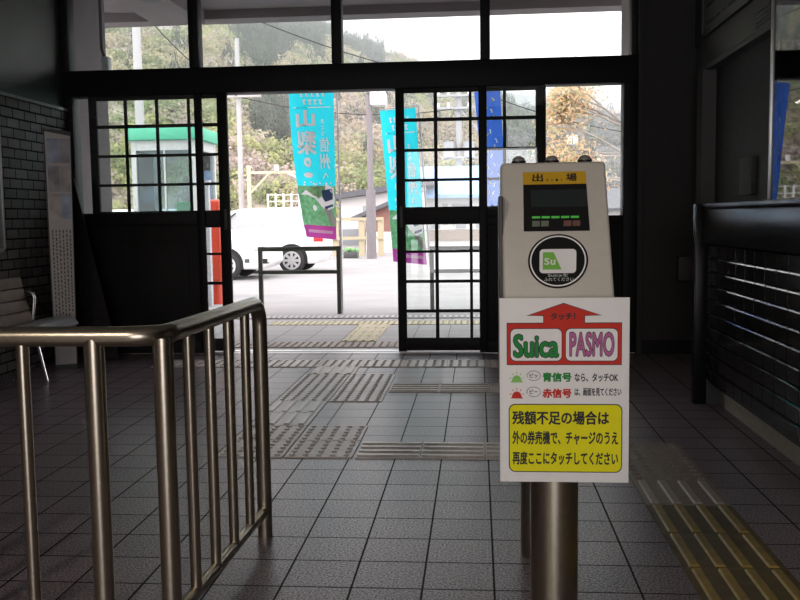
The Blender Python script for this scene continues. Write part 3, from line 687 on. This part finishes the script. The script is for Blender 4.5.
for m, n_, u0, u1 in ((byel, 16, .3, .85), (cw, 14, .1, .5)):
    for i in range(n_):
        t = .04 + .92 * (i + random.random() * .5) / n_; uu = random.uniform(u0, u1); w_ = random.uniform(.05, .09); du, dt = random.uniform(-.12, .12), random.uniform(.008, .02)
        mb = MB(); cl_ = lambda p: min(.97, max(.02, p))
        mb.add([Sb(cl_(p), q, .006) for p, q in ((uu, t), (uu + w_, t + .003), (uu + w_ * .8 + du * .5, t + dt * .6), (uu + du + w_, t + dt + .014), (uu + du, t + dt + .012), (uu + du * .4, t + dt * .5))], [tuple(range(6))]); mb.build('brush_stroke', m, cl, smooth=False)
MB().tube([(.285, 9.8, 2.42), (.42, 9.75, -.02)], .011, 8).build('pole', pole_m, bb)
MB().tube([(.285, 9.8, 2.38), tuple(Vector(Sb(1, 0)) + Vector((0, 0, .015)))], .006, 6).build('crossbar', pole_m, bb)

# ---- phone booth and post box
ph = thing('phone_booth', 'glass phone booth with a green roof band left of the doors', 'phone booth', (-4.4, 13.3, -.1))
bx0, bx1, by0, by1 = -4.92, -4.03, 13.0, 13.9
fr = mat('booth_frame', (.5, .5, .5), .5); bgreen = mat('booth_green', (.08, .42, .27), .5, var=.04)
MB().box(bx0 - .1, bx1 + .1, by0 - .1, by1 + .1, 2.19, 2.37).build('roof_band', bgreen, ph, bevel=.02)
mb = MB()
for x in (bx0, bx1):
    for y in (by0, by1): mb.box(x - .035, x + .035, y - .035, y + .035, -.1, 2.2)
for z in (-.1, 2.05): 
    for y in (by0, by1): mb.box(bx0, bx1, y - .03, y + .03, z, z + .14)
    for x in (bx0, bx1): mb.box(x - .03, x + .03, by0, by1, z, z + .14)
for x in ((bx0 + bx1) / 2,): mb.box(x - .012, x + .012, by0 - .02, by0 + .02, .04, 2.05)
mb.build('frame', fr, ph)
mb = MB(); 
for y in (by0, by1): mb.box(bx0, bx1, y - .004, y + .004, .04, 2.05)
for x in (bx0, bx1): mb.box(x - .004, x + .004, by0, by1, .04, 2.05)
mb.build('glass', glass_mat('booth_glass', (.72, .8, .82)), ph, smooth=False)
MB().box(bx0 + .15, bx1 - .15, 13.5, 13.85, .75, .82).build('shelf', fr, ph)
q = MB().box(-4.5, -4.22, 13.5, 13.8, .82, 1.32).build('telephone', mat('phone_green', (.06, .45, .14), .4), ph, bevel=.02); q['label'] = 'bright green public telephone'
MB().box(-4.2, -4.1, 13.4, 13.42, 1.2, 1.6).build('notice', white_p, ph)
MB().box(bx0 - .02, bx1 + .02, by0, by1, -.1, -.02).build('floor_plate', fr, ph)
pb = thing('post_box', 'red post box behind the narrow panes of the left door leaf', 'post box', (-3.34, 11.6, -.05))
red_e = mat('red_enamel', (.55, .05, .02), .4, var=.04)
MB().box(-3.55, -3.27, 11.5, 11.9, .25, 1.3).build('body', red_e, pb, bevel=.04, seg=3)
MB().cyl((-3.41, 11.7, -.06), (-3.41, 11.7, .26), .1, n=16).build('pedestal', red_e, pb)
MB().box(-3.5, -3.32, 11.485, 11.5, 1.08, 1.13).build('slot', black_pl, pb)
vm = thing('white_post', 'white square post between phone booth and post box', 'post', (-3.3, 11.2, -.04))
p = at(208, 240, 11.2); MB().box(p.x - .05, p.x + .035, 11.16, 11.24, -.04, 1.5).build('post', pole_m, vm); MB().box(p.x - .06, p.x + .05, 11.14, 11.26, 1.5, 1.53).build('cap', pole_m, vm)

# ---- cars
car_w = mat('white_car_paint', (.78, .78, .78), .3, var=.01); car_g = mat('car_window', (.30, .31, .32), .15, var=.05); tyre = mat('tyre_rubber', (.02, .02, .02), .8)  # window grey is lightened to stand in for sky reflection
hubm = mat('hub_silver', (.5, .5, .5), .35, .6); tail = mat('red_tail_lamp', (.55, .03, .03), .3)
def car(label, x_rear, y_side, sgn_, hood):
    """car along x; x_rear = rear end, heading -x when sgn_=1; near side plane at y_side"""
    r = thing('car', label, 'car', (x_rear - sgn_ * 2, y_side + .8, GZ), 'white cars on the forecourt')
    f = lambda a, z: (x_rear - sgn_ * a, z + GZ)
    body = [(0, .45), (.02, .85), (.1, .98), (.9, 1.0), (2.4, .98), (2.9, .93), (3.75, .80), (4.0, .65), (4.03, .35), (3.9, .22), (.15, .22)]
    MB().prism([f(*p) for p in body], lambda a, b, d: (a, d, b), y_side, y_side + 1.6).build('body', car_w, r, bevel=.06, seg=3)
    if hood: cab = [(1.5, .96), (1.75, 1.2), (2.1, 1.42), (3.0, 1.42) , (3.1, .9)]; 
    cab = [(.08, .95), (.22, 1.36), (.45, 1.49), (1.9, 1.49), (2.35, 1.4), (3.05, .9)]
    mb = MB(); n = len(cab)
    def ins(z): return .04 + (z - .9) * .22
    v = [(f(a, z)[0], y_side + ins(z), f(a, z)[1]) for a, z in cab] + [(f(a, z)[0], y_side + 1.6 - ins(z), f(a, z)[1]) for a, z in cab]
    mb.add(v, [tuple(range(n)), tuple(range(2 * n - 1, n - 1, -1))] + [(i, n + i, n + (i + 1) % n, (i + 1) % n) for i in range(n)]); mb.build('cabin', car_w, r, bevel=.04, seg=2)
    for nm, w_ in (('rear_side_window', [(.35, 1.03), (.45, 1.36), (.75, 1.4), (.75, 1.03)]), ('rear_door_window', [(.82, 1.03), (.82, 1.4), (1.45, 1.4), (1.45, 1.03)]), ('front_door_window', [(1.52, 1.03), (1.52, 1.4), (1.95, 1.39), (2.5, 1.03)])):
        mb = MB(); mb.add([(f(a, z)[0], y_side + ins(z) - .006, f(a, z)[1]) for a, z in w_], [(0, 1, 2, 3)]); mb.add([(f(a, z)[0], y_side + ins(z) + .004, f(a, z)[1]) for a, z in w_], [(3, 2, 1, 0)]); mb.build(nm, car_g, r, smooth=False)
    mb = MB(); mb.bar((f(2.45, 0)[0], y_side + .05, GZ + 1.06), (f(2.02, 0)[0], y_side + .12, GZ + 1.4), .03, .05); mb.build('windscreen_trim', mat('green_black_trim', (.05, .07, .05), .4), r)
    for a in (.72, 3.15):
        x = f(a, 0)[0]
        for yy in (y_side - .01, y_side + 1.43):
            t = MB().cyl((x, yy, GZ + .3), (x, yy + .18, GZ + .3), .3, n=32).build('wheel', tyre, r, bevel=.02)
            if yy < y_side:
                mb = MB(); mb.cyl((x, yy - .012, GZ + .3), (x, yy + .0, GZ + .3), .06, n=20)
                for k in range(8):
                    an = 2 * PI * k / 8; mb.bar((x, yy - .006, GZ + .3), (x + .2 * math.cos(an), yy - .006, GZ + .3 + .2 * math.sin(an)), .06, .01, upv=(0, 1, 0))
                n = 32; a1 = [(x + .21 * math.cos(2 * PI * i / n), yy - .008, GZ + .3 + .21 * math.sin(2 * PI * i / n)) for i in range(n)]; a2 = [(x + .17 * math.cos(2 * PI * i / n), yy - .008, GZ + .3 + .17 * math.sin(2 * PI * i / n)) for i in range(n)]
                mb.add(a1 + a2, [(i, (i + 1) % n, n + (i + 1) % n, n + i) for i in range(n)])
                mb.build('hubcap', hubm, t)
        MB().prism(disc(x, GZ + .33, .37, .35, 24, 0, 180) + [(x - .37, GZ + .22), (x + .37, GZ + .22)], lambda a_, b, d: (a_, d, b), y_side - .004, y_side + .1).build('wheel_arch', black_pl, r)
    x = f(.05, 0)[0]; MB().box(x - sgn_ * .0 + sgn_ * .05, x - sgn_ * .16, y_side - .006, y_side + .15, GZ + .72, GZ + .92).build('tail_lamp', tail, r, bevel=.01)
    x = f(3.85, 0)[0]; MB().box(x - .1, x + .1, y_side - .006, y_side + .1, GZ + .6, GZ + .72).build('headlamp', hubm, r, bevel=.01)
    x = f(3.95, 0)[0]; MB().box(x - .07, x + .07, y_side - .008, y_side + .2, GZ + .34, GZ + .44).build('bumper_grille', black_pl, r)
    x = f(3.6, 0)[0]; MB().box(x - .05, x + .05, y_side - .012, y_side + .02, GZ + .36, GZ + .44).build('fog_lamp', dark_grey, r)
    x = f(2.3, 0)[0]; MB().box(x - .06, x + .06, y_side - .14, y_side + .02, GZ + .98, GZ + 1.1).build('door_mirror', car_w, r, bevel=.02)
    for a in (1.25, 1.95): x = f(a, 0)[0]; MB().box(x - .08, x + .08, y_side - .02, y_side + .01, GZ + .84, GZ + .87).build('door_handle', car_w, r)
    x = f(1.95, 0)[0]; MB().box(x - .9, x + .9, y_side - .004, y_side + .02, GZ + .24, GZ + .28).build('sill_trim', black_pl, r)
p = at(325, 258, 21); car('white estate car with a red tail lamp behind the barrier', p.x, 20.7, 1, False)
p = at(269, 265, 18.6); car('nearer white car cut off by the left door leaf', p.x - 4.03, 18.5, -1, True)

# ---- street lamps
def lamp(label, px, pyt, Y, w_, h, base_r, lean_=0):
    t = at(px, pyt, Y); r = thing('street_lamp', label, 'street lamp', (t.x, Y, GZ), 'square headed street lamps')
    g_ = mat('grey_pole', (.17, .155, .16), .6)
    MB().cyl((t.x, Y, GZ), (t.x, Y, GZ + 2.1), base_r, base_r, 16).build('base_column', g_, r)
    MB().cyl((t.x, Y, GZ + 2.0), (t.x, Y, t.z), base_r * .62, n=14).build('pole', g_, r)
    MB().box(t.x - .06, t.x + .12 + w_, Y - .2, Y + .2, t.z - .02, t.z + .03).build('arm', g_, r)
    MB().box(t.x + .05, t.x + .05 + w_, Y - .25, Y + .25, t.z - h, t.z + .06).build('lamp_head', mat('white_diffuser', (.8, .8, .78), .4), r, bevel=.03)
    MB().box(t.x + .05 + w_ * .5, t.x + .07 + w_ * .5, Y - .26, Y - .24, t.z - h, t.z + .06).build('divider', g_, r)
lamp('tall grey street lamp with a white square head between the two cyan banners', 369, 93, 28, .47, .38, .15)
lamp('small street lamp with a white square head right of the door, by the orange tree', 564, 138, 28, .33, .2, .07)

# ---- railway embankment, utility poles, gantry, fence
bank = mat('embankment_soil', (.30, .27, .21), .9, var=.25, scale=1.5)
mb = MB(); mb.prism([(33, GZ - .3), (35, 1.0), (49, 1.0), (49, GZ - .3)], lambda a, b, d: (d, a, b), -70, -6.2); struct(mb.build('embankment', bank, smooth=False), 'railway embankment beyond the forecourt')
conc = mat('pale_concrete_pole', (.36, .35, .35), .7, var=.05)
def upole(label, px, Y, r0, ztop, arms, z0, trans=False):
    x = at(px, 150, Y).x; r = thing('utility_pole', label, 'utility pole', (x, Y, z0), 'utility poles')
    MB().cyl((x, Y, z0 - .05), (x, Y, ztop), r0, r0 * .75, 16).build('pole', conc, r)
    for z, l in arms:
        q = MB().box(x - l, x + l, Y - .16 - r0, Y - .06 - r0 * .5, z - .05, z + .05).build('crossarm', conc, r)
        for k in (-.9, -.45, .45, .9): MB().cyl((x + l * k, Y - .12 - r0 * .6, z + .05), (x + l * k, Y - .12 - r0 * .6, z + .25), .06, .04, 10).build('insulator', white_s, q)
    if trans:
        for s_ in (-1, 1): MB().cyl((x + s_ * .45, Y - .3, trans), (x + s_ * .45, Y - .3, trans + .7), .25, n=16).build('transformer', conc, r)
        mb = MB(); mb.bar((x - .8, Y - .3, trans), (x + .8, Y - .3, trans), .2, .08); mb.bar((x, Y - .2, trans + 2.2), (x + .9, Y - .2, trans + 1.2), .06, .06); mb.build('bracket', conc, r)
    return x
PA = upole('stout white utility pole above the phone booth', 141, 30, .17, 9.5, [(8.2, .9)], GZ)
PB = upole('slim utility pole at the left edge of the open doorway', 240, 38.5, .12, 8.6, [(6.2, 1.0)], 1.0)
PC = upole('utility pole with transformers seen through the right door leaf', 459, 42, .17, 7.2, [(6.45, 1.0), (5.9, 1.0)], GZ, 3.7)
cream_s = mat('cream_steel', (.55, .5, .33), .6)
x0 = at(249, 180, 38).x; x1 = at(331, 180, 38).x
g = thing('catenary_gantry', 'cream railway gantry with struts left of the cyan banner', 'gantry', ((x0 + x1) / 2, 38, 1))
zt_ = at(290, 172, 38).z
for x in (x0, x1): MB().box(x - .07, x + .07, 37.93, 38.07, .98, zt_ + .3).build('mast', cream_s, g)
MB().box(x0, x1, 37.95, 38.05, zt_ - .05, zt_ + .05).build('beam', cream_s, g)
mb = MB(); mb.bar((x0, 38, zt_ - .9), (x0 + .9, 38, zt_), .07, .07); mb.bar((x1, 38, zt_ - .9), (x1 - .9, 38, zt_), .07, .07); mb.build('strut', cream_s, g)
mb = MB(); mb.bar((x0 + 1.6, 38, zt_), (x0 + 2.9, 38, zt_ - .75), .06, .06); mb.cyl((x0 + 1.2, 37.9, zt_ + .05), (x0 + 1.2, 37.9, zt_ + .3), .09, n=10); mb.cyl((x0 + 2.5, 37.9, zt_ + .05), (x0 + 2.5, 37.9, zt_ + .3), .09, n=10); mb.build('insulator_arm', white_s, g)
fx0 = at(268, 205, 35.6).x; fx1 = at(345, 205, 35.6).x
fn = thing('lattice_fence', 'white lattice fence on the embankment behind the white car', 'fence', ((fx0 + fx1) / 2, 35.6, 1))
fx1 = -6.3
mb = MB()
for i in range(7): x = fx0 + (fx1 - fx0) * i / 6; MB().box(x - .03, x + .03, 35.57, 35.63, .98, 2.05).build('post', white_s, fn)
for z in (1.25, 1.5, 1.75, 2.0): mb.box(fx0, fx1, 35.58, 35.62, z - .015, z + .015)
mb.build('rails', white_s, fn)
def wire(label, a, b, sag=.4, r_=.022):
    a = Vector(a); b = Vector(b); P = [a.lerp(b, i / 16) - Vector((0, 0, sag * 4 * (i / 16) * (1 - i / 16))) for i in range(17)]
    o = MB().tube(P, r_, 5).build('overhead_wire', mat('wire_black', (.03, .03, .03), .6)); tag(o, label, 'wire', 'overhead wires')
wire('overhead wire slanting across the second and third transom windows', (PA, 30, 9.4), (PC, 42, 7.15), .5)
wire('overhead wire from the slim pole to the stout pole over the phone booth', (PA, 29.75, 8.2), (PB, 38.3, 6.2), .3)
wire('overhead wire from the transformer pole to the right, high in the side window', (PC, 42, 7.05), (7.0, 41.8, 4.6), .3)
wire('overhead wire from the slim pole toward the transformer pole', (PB, 38.3, 6.2), (PC, 41.8, 5.9), .5)

# ---- houses
wallw = mat('white_house_wall', (.62, .6, .58), .85, var=.03); roofd = mat('dark_grey_roof', (.09, .09, .1), .6); redb = mat('red_brown_boards', (.24, .12, .10), .8)
hs = thing('house', 'white walled house with a dark sloping roof left of the second banner', 'house', (-4.5, 36, GZ))
hx0, hx1 = at(341, 200, 36).x, at(398, 200, 36).x
za, zb = at(341, 199, 36).z, at(398, 187, 36).z
MB().prism([(hx0, GZ), (hx1 + 1, GZ), (hx1 + 1, zb), (hx0, za)], lambda a, b, d: (a, d, b), 36, 42).build('wall', wallw, hs)
MB().prism([(hx0 - .4, za - .05), (hx1 + 1.4, zb + .08), (hx1 + 1.4, zb + .3), (hx0 - .4, za + .17)], lambda a, b, d: (a, d, b), 35.6, 42.4).build('roof', roofd, hs)
wp = at(366, 211, 36); MB().box(wp.x - .12, wp.x + .12, 35.96, 36, wp.z - .2, wp.z + .2).build('window', car_g, hs)
wp = at(354, 238, 36); MB().box(wp.x - .45, wp.x + .45, 35.96, 36, GZ + .2, wp.z + .35).build('window', car_g, hs)
sh = thing('shed', 'red-brown boarded shed with a sloping dark roof in front of the white house', 'shed', (-3, 33, GZ))
sx0, sx1 = at(352, 220, 33).x, at(400, 220, 33).x; z1_, z2_ = at(352, 221, 33).z, at(400, 199, 33).z
MB().prism([(sx0 + .5, .55), (sx1, .55), (sx1, z2_), (sx0 + .5, z1_ + .2)], lambda a, b, d: (a, d, b), 33, 35.5).build('boards', redb, sh)
MB().box(sx0 + .5, sx1, 33.01, 35.5, GZ, .55).build('base_wall', wallw, sh)
MB().prism([(sx0, z1_), (sx1 + .2, z2_ + .02), (sx1 + .2, z2_ + .16), (sx0, z1_ + .14)], lambda a, b, d: (a, d, b), 32.7, 35.7).build('roof', roofd, sh)
wf = thing('wooden_fence', 'pale wooden post and rail fence behind the street lamp', 'fence', (-4, 30, GZ))
fm = mat('pale_wood', (.42, .36, .24), .8)
fa, fb_ = at(333, 240, 30).x, at(384, 240, 30).x; zr1, zr2 = at(360, 219, 30).z, at(360, 238, 30).z
for x in (fa + .1, at(362, 240, 30).x, fb_ - .1): MB().box(x - .09, x + .09, 29.9, 30.1, GZ, zr1 + .05).build('post', fm, wf)
for z in (zr1, zr2): MB().box(fa, fb_, 29.84, 29.9, z - .05, z + .05).build('rail', fm, wf)
pt = thing('planter', 'low dark planter at the foot of the wooden fence', 'planter', (-4.2, 28.6, GZ))
px_ = at(351, 250, 28.6).x; MB().box(px_ - .22, px_ + .22, 28.4, 28.8, GZ, GZ + .2).build('trough', dark_grey, pt, bevel=.02)
mb = MB()
for i in range(14): mb.ball((px_ + random.uniform(-.2, .2), 28.6 + random.uniform(-.12, .12), GZ + .22 + random.random() * .06), .07, .07, .06, 6, 4)
mb.build('flowers', cgreen, pt)
bh = thing('blue_roof_house', 'long house with a pale blue roof seen through the right door leaf', 'house', (0, 38, GZ))
b0, b1 = at(414, 195, 38).x, at(545, 195, 38).x
bl = mat('pale_blue_roof', (.22, .36, .58), .6, var=.04)
ze, zr_ = at(470, 196, 38).z, at(470, 179, 38).z
MB().box(b0, b1 + 1, 38, 44, GZ, ze).build('wall', wallw, bh)
MB().prism([(37.4, ze - .08), (41, zr_ + .55), (44.6, ze - .08), (44.6, ze + .06), (41, zr_ + .7), (37.4, ze + .06)], lambda a, b, d: (d, a, b), b0 - .5, b1 + 1.5).build('roof', bl, bh)
brd = mat('brown_siding', (.30, .24, .2), .8)
za_ = at(460, 232, 38).z
MB().box(b0 + .6, b1 + .2, 37.95, 38, za_ - .35, za_ + .1).build('siding', brd, bh)
for a, b in ((443, 447), (453, 470), (510, 522)):
    xa, xb = at(a, 205, 38).x, at(b, 205, 38).x
    q = MB().box(xa - .05, xb + .05, 37.94, 38, ze - 1.15, ze - .3).build('window', mat('window_frame_grey', (.4, .4, .4), .5), bh); MB().box(xa, xb, 37.93, 37.95, ze - 1.1, ze - .35).build('pane', car_g, q)
for a, b in ((431, 440), (456, 466), (476, 484)):
    xa, xb = at(a, 224, 38).x, at(b, 224, 38).x; q = MB().box(xa - .04, xb + .04, 37.94, 38, za_ + .12, za_ + .6).build('window', mat('window_frame_white', (.55, .55, .55), .5), bh); MB().box(xa, xb, 37.93, 37.95, za_ + .15, za_ + .55).build('pane', car_g, q)
rh = thing('house', 'small pale house low under the orange tree at right', 'house', (5.8, 40, GZ))
r0_, r1_ = at(604, 205, 40).x, at(640, 205, 40).x; zz_ = at(615, 208, 40).z
MB().box(r0_, r1_, 40, 44, GZ, zz_).build('wall', wallw, rh)
MB().prism([(39.5, zz_), (42, zz_ + .9), (44.5, zz_), (44.5, zz_ - .1), (39.5, zz_ - .1)], lambda a, b, d: (d, a, b), r0_ - .3, r1_ + .3).build('roof', roofd, rh)

# ---- hillside terrain and woods
def hmax(x):
    T = [(-130, 78), (-80, 62), (-47, 47), (-33, 36.5), (-22, 29.5), (-8, 22.5), (12, 16), (23, 14.5), (60, 13), (130, 10)]
    for (a, za), (b, zb) in zip(T, T[1:]):
        if x <= b: return za + (zb - za) * max(0, (x - a)) / (b - a)
    return 10
def hz(x, y):
    s = min(1, max(0, (y - 48) / 107)); xx = x / max(y, 1) * 155
    hh = hmax(xx) * (s ** .92)
    if y > 155: hh = hmax(xx) * (1 - (y - 155) / 120)
    return GZ + hh + .8 * math.sin(x * .23 + y * .11) * s + .6 * math.sin(x * .11 - y * .27) * s
soil = mat('hill_leaf_litter', (.40, .35, .29), .95, var=.35, scale=.6)
rock = mat('grey_rock_slope', (.34, .315, .335), .95, var=.25, scale=.5)
NX, NY = 120, 60; mb = MB()
X_ = [-130 + 260 * i / NX for i in range(NX + 1)]; Y_ = [48 + 127 * j / NY for j in range(NY + 1)]
def bare(x, y): a = x / y; return -.418 < a < -.322 and y > 82
mb.add([(x, y, hz(x, y)) for y in Y_ for x in X_], [(j * (NX + 1) + i, j * (NX + 1) + i + 1, (j + 1) * (NX + 1) + i + 1, (j + 1) * (NX + 1) + i) for j in range(NY) for i in range(NX)])
mb.mi = [1 if bare(X_[i] + 1, Y_[j] + 1) else 0 for j in range(NY) for i in range(NX)]
struct(mb.build('hillside', [soil, rock]), 'hillside rising beyond the houses')
rng = np.random.default_rng(3)
NT = 250; PRO = []
for k in range(10):
    d = rng.standard_normal((NT, 3)); d /= np.linalg.norm(d, axis=1)[:, None]; c = d * (rng.random(NT) ** .4)[:, None]
    a = rng.standard_normal((NT, 3)); a /= np.linalg.norm(a, axis=1)[:, None]; e = np.cross(a, d); e /= np.linalg.norm(e, axis=1)[:, None] + 1e-6
    s_ = rng.uniform(.06, .15, (NT, 1)); PRO.append(np.stack([c + a * s_, c - a * s_ * .5 + e * s_, c - a * s_ * .5 - e * s_], 1).reshape(-1, 3))
IF = np.arange(NT * 3).reshape(-1, 3)
def wood(name, label, trees, mats, cone=False):
    V = []; F = []; MI = []; b = 0
    for (x, y, z, r_, h_) in trees:
        P = PRO[rng.integers(10)]; t = rng.random() * 6.28; c, s_ = math.cos(t), math.sin(t)
        q = P @ np.array([[c, s_, 0], [-s_, c, 0], [0, 0, 1]])
        if cone: k_ = 1.1 - .36 * (q[:, 2:3] + 1); q = np.concatenate([q[:, :2] * np.clip(k_, .2, 1.2), q[:, 2:3]], 1)
        q = q * np.array([r_, r_, h_]) + np.array([x, y, z + h_ * .75]); V.append(q); F.append(IF + b); b += len(q); pn = math.sin(x * .13 + y * .07) + math.sin(x * .05 - y * .12 + 2) + rng.normal(0, .7); MI.append(np.full(len(IF), int(min(len(mats) - 1, max(0, (pn + 2.2) / 4.4 * len(mats))))))
    V = np.concatenate(V); F = np.concatenate(F); MI = np.concatenate(MI)
    me = bpy.data.meshes.new(name); me.vertices.add(len(V)); me.vertices.foreach_set('co', V.ravel()); me.loops.add(F.size); me.loops.foreach_set('vertex_index', F.ravel().astype(np.int32))
    me.polygons.add(len(F)); me.polygons.foreach_set('loop_start', np.arange(0, F.size, 3, dtype=np.int32)); me.polygons.foreach_set('loop_total', np.full(len(F), 3, np.int32))
    for m in mats: me.materials.append(m)
    me.polygons.foreach_set('material_index', MI.astype(np.int32)); me.update(); me.validate()
    o = bpy.data.objects.new(name, me); COL.objects.link(o); tag(o, label, 'trees', None, 'stuff')
fol = lambda n, c: cloth_mat(n, c, .3, 1.5, .5)
LT = 1.42
fol0 = fol
fol = lambda n, c: fol0(n, tuple(min(.9, q * LT) for q in c))
tan = [fol('bare_twig_tan', (.33, .285, .225)), fol('bare_twig_grey', (.31, .28, .25)), fol('bud_ochre', (.34, .295, .20)), fol('bud_olive', (.29, .28, .18)), fol('fresh_green', (.20, .235, .125)), fol('yellow_green', (.30, .31, .15)), fol('bud_pink', (.35, .295, .265))]
LT = .95
con = [fol('conifer_green', (.14, .17, .125)), fol('conifer_deep', (.115, .14, .11)), fol('conifer_grey', (.16, .18, .15))]
tt, tc_ = [], []
for k in range(9000):
    a = rng.uniform(-.55, .30); y = 50 + 105 * rng.random() ** .75; x = a * y
    if bare(x, y) or x < -125: continue
    z = hz(x, y) - .3; big = rng.uniform(.75, 1.25)
    iscon = (-.31 < a < -.165 and y > 92 + 12 * math.sin(a * 60)) or (-.19 < a < -.10 and 128 < y) or (rng.random() < .05 and y > 60) or (-.245 < a < -.19 and 62 < y < 74)
    r_ = (.75 + .0055 * y) * big
    (tc_ if iscon else tt).append((x, y, z, r_ * (.72 if iscon else 1), r_ * (1.45 if iscon else .95)))
gr = [t for t in tt if t[0] / t[1] > .005]; tt = [t for t in tt if t[0] / t[1] <= .005]
wood('grey_woods', 'bare spring woods, greyed for haze, on the right part of the hillside', gr, [fol('bare_grey_hazed', (.29, .275, .285)), fol('bare_grey_brown', (.30, .27, .25)), fol('bare_grey', (.26, .255, .255)), fol('bud_dull_olive', (.27, .27, .2))])  # greys are bare wood with blue-grey haze mixed into the colour
wood('hillside_woods', 'tan and olive spring woods covering the hillside', tt, tan)
wood('conifer_stand', 'darker green conifers on the upper hillside', tc_, con, True)
# far ridge
far = mat('far_ridge_haze_grey', (.27, .27, .30), .95, var=.3, scale=.12)  # blue-grey base colour has distance haze painted in
mb = MB(); n = 60; prof_ = []
for i in range(n + 1):
    x = -120 + 300 * i / n; prof_.append((x, 42 - .12 * abs(x - 20) + 5 * math.sin(x * .05) + 3 * math.sin(x * .17 + 1)))
v = []
for x, z in prof_: v += [(x, 190, 0), (x, 260, z * .6), (x, 330, z)]
mb.add(v, [(3 * i + k, 3 * i + 3 + k, 3 * i + 4 + k, 3 * i + 1 + k) for i in range(n) for k in range(2)])
struct(mb.build('far_ridge', far), 'far ridge, haze-tinted blue-grey')

# ---- orange tree at the right
ot = thing('orange_tree', 'tree with orange-tan spring leaves and slanting limbs at the right window', 'tree', (4.75, 22.6, GZ))
bark = mat('grey_bark', (.26, .23, .21), .9, var=.3)
mbt = MB(); leaves = []; random.seed(11)
def branch(p, d, l, r_, dep):
    q = p + d * l; mbt.tube([p, p.lerp(q, .5) + Vector((random.uniform(-.04, .04) * l, 0, random.uniform(-.03, .05) * l)), q], [r_, r_ * .85, r_ * .65], 6)
    if dep <= 2: leaves.append(q); leaves.append(p.lerp(q, .6))
    if dep == 0: return
    for k in range(3 if dep > 1 else 4):
        dd = (d + Vector((random.uniform(-.55, .55), random.uniform(-.6, .6), random.uniform(-.45, .4)))).normalized()
        branch(q, dd, l * random.uniform(.62, .82), r_ * .62, dep - 1)
base = Vector((4.75, 22.6, GZ))
mbt.cyl(base, base + Vector((-.15, 0, 3.1)), .2, .16, 12)
for d, h_, l in ((Vector((-.95, -.1, .02)), 2.6, 1.0), (Vector((-.9, .2, .3)), 3.0, 1.0), (Vector((-.95, 0, -.28)), 2.3, .9), (Vector((.5, .1, .5)), 3.0, 1.0)): branch(base + Vector((-.15, 0, h_)), d.normalized(), l, .06, 4)
mbt.build('limbs', bark, ot)
mb = MB(); rr = random.Random(5)
for q in leaves:
    for k in range(6):
        c = q + Vector((rr.gauss(0, .2), rr.gauss(0, .2), rr.gauss(0, .16))); a = Vector((rr.gauss(0, 1), rr.gauss(0, 1), rr.gauss(0, 1))).normalized(); b = a.orthogonal().normalized(); s_ = rr.uniform(.022, .042)
        mb.add([c + a * s_ * 1.5, c + b * s_, c - a * s_ * 1.5, c - b * s_], [(0, 1, 2, 3)], rr.choice((0, 0, 1, 2)))
mb.build('foliage', [cloth_mat('leaf_orange', (.66, .44, .27), .15, 3, .5), cloth_mat('leaf_tan', (.64, .52, .36), .15, 3, .5), cloth_mat('leaf_olive', (.42, .42, .24), .15, 3, .5)], ot, smooth=False)

# ---- thin valley haze in front of the hills
vm_ = bpy.data.materials.new('valley_haze'); vm_.use_nodes = True; nt = vm_.node_tree; nt.nodes.clear()
oo = nt.nodes.new('ShaderNodeOutputMaterial'); vs_ = nt.nodes.new('ShaderNodeVolumeScatter'); vs_.inputs['Density'].default_value = .0045; vs_.inputs['Color'].default_value = (.97, .97, 1, 1)
nt.links.new(vs_.outputs[0], oo.inputs['Volume'])
hzo = MB().box(-150, 150, 46, 345, -.5, 90).build('haze', vm_, smooth=False); tag(hzo, 'thin pale haze in the valley in front of the hills', 'haze', None, 'stuff')
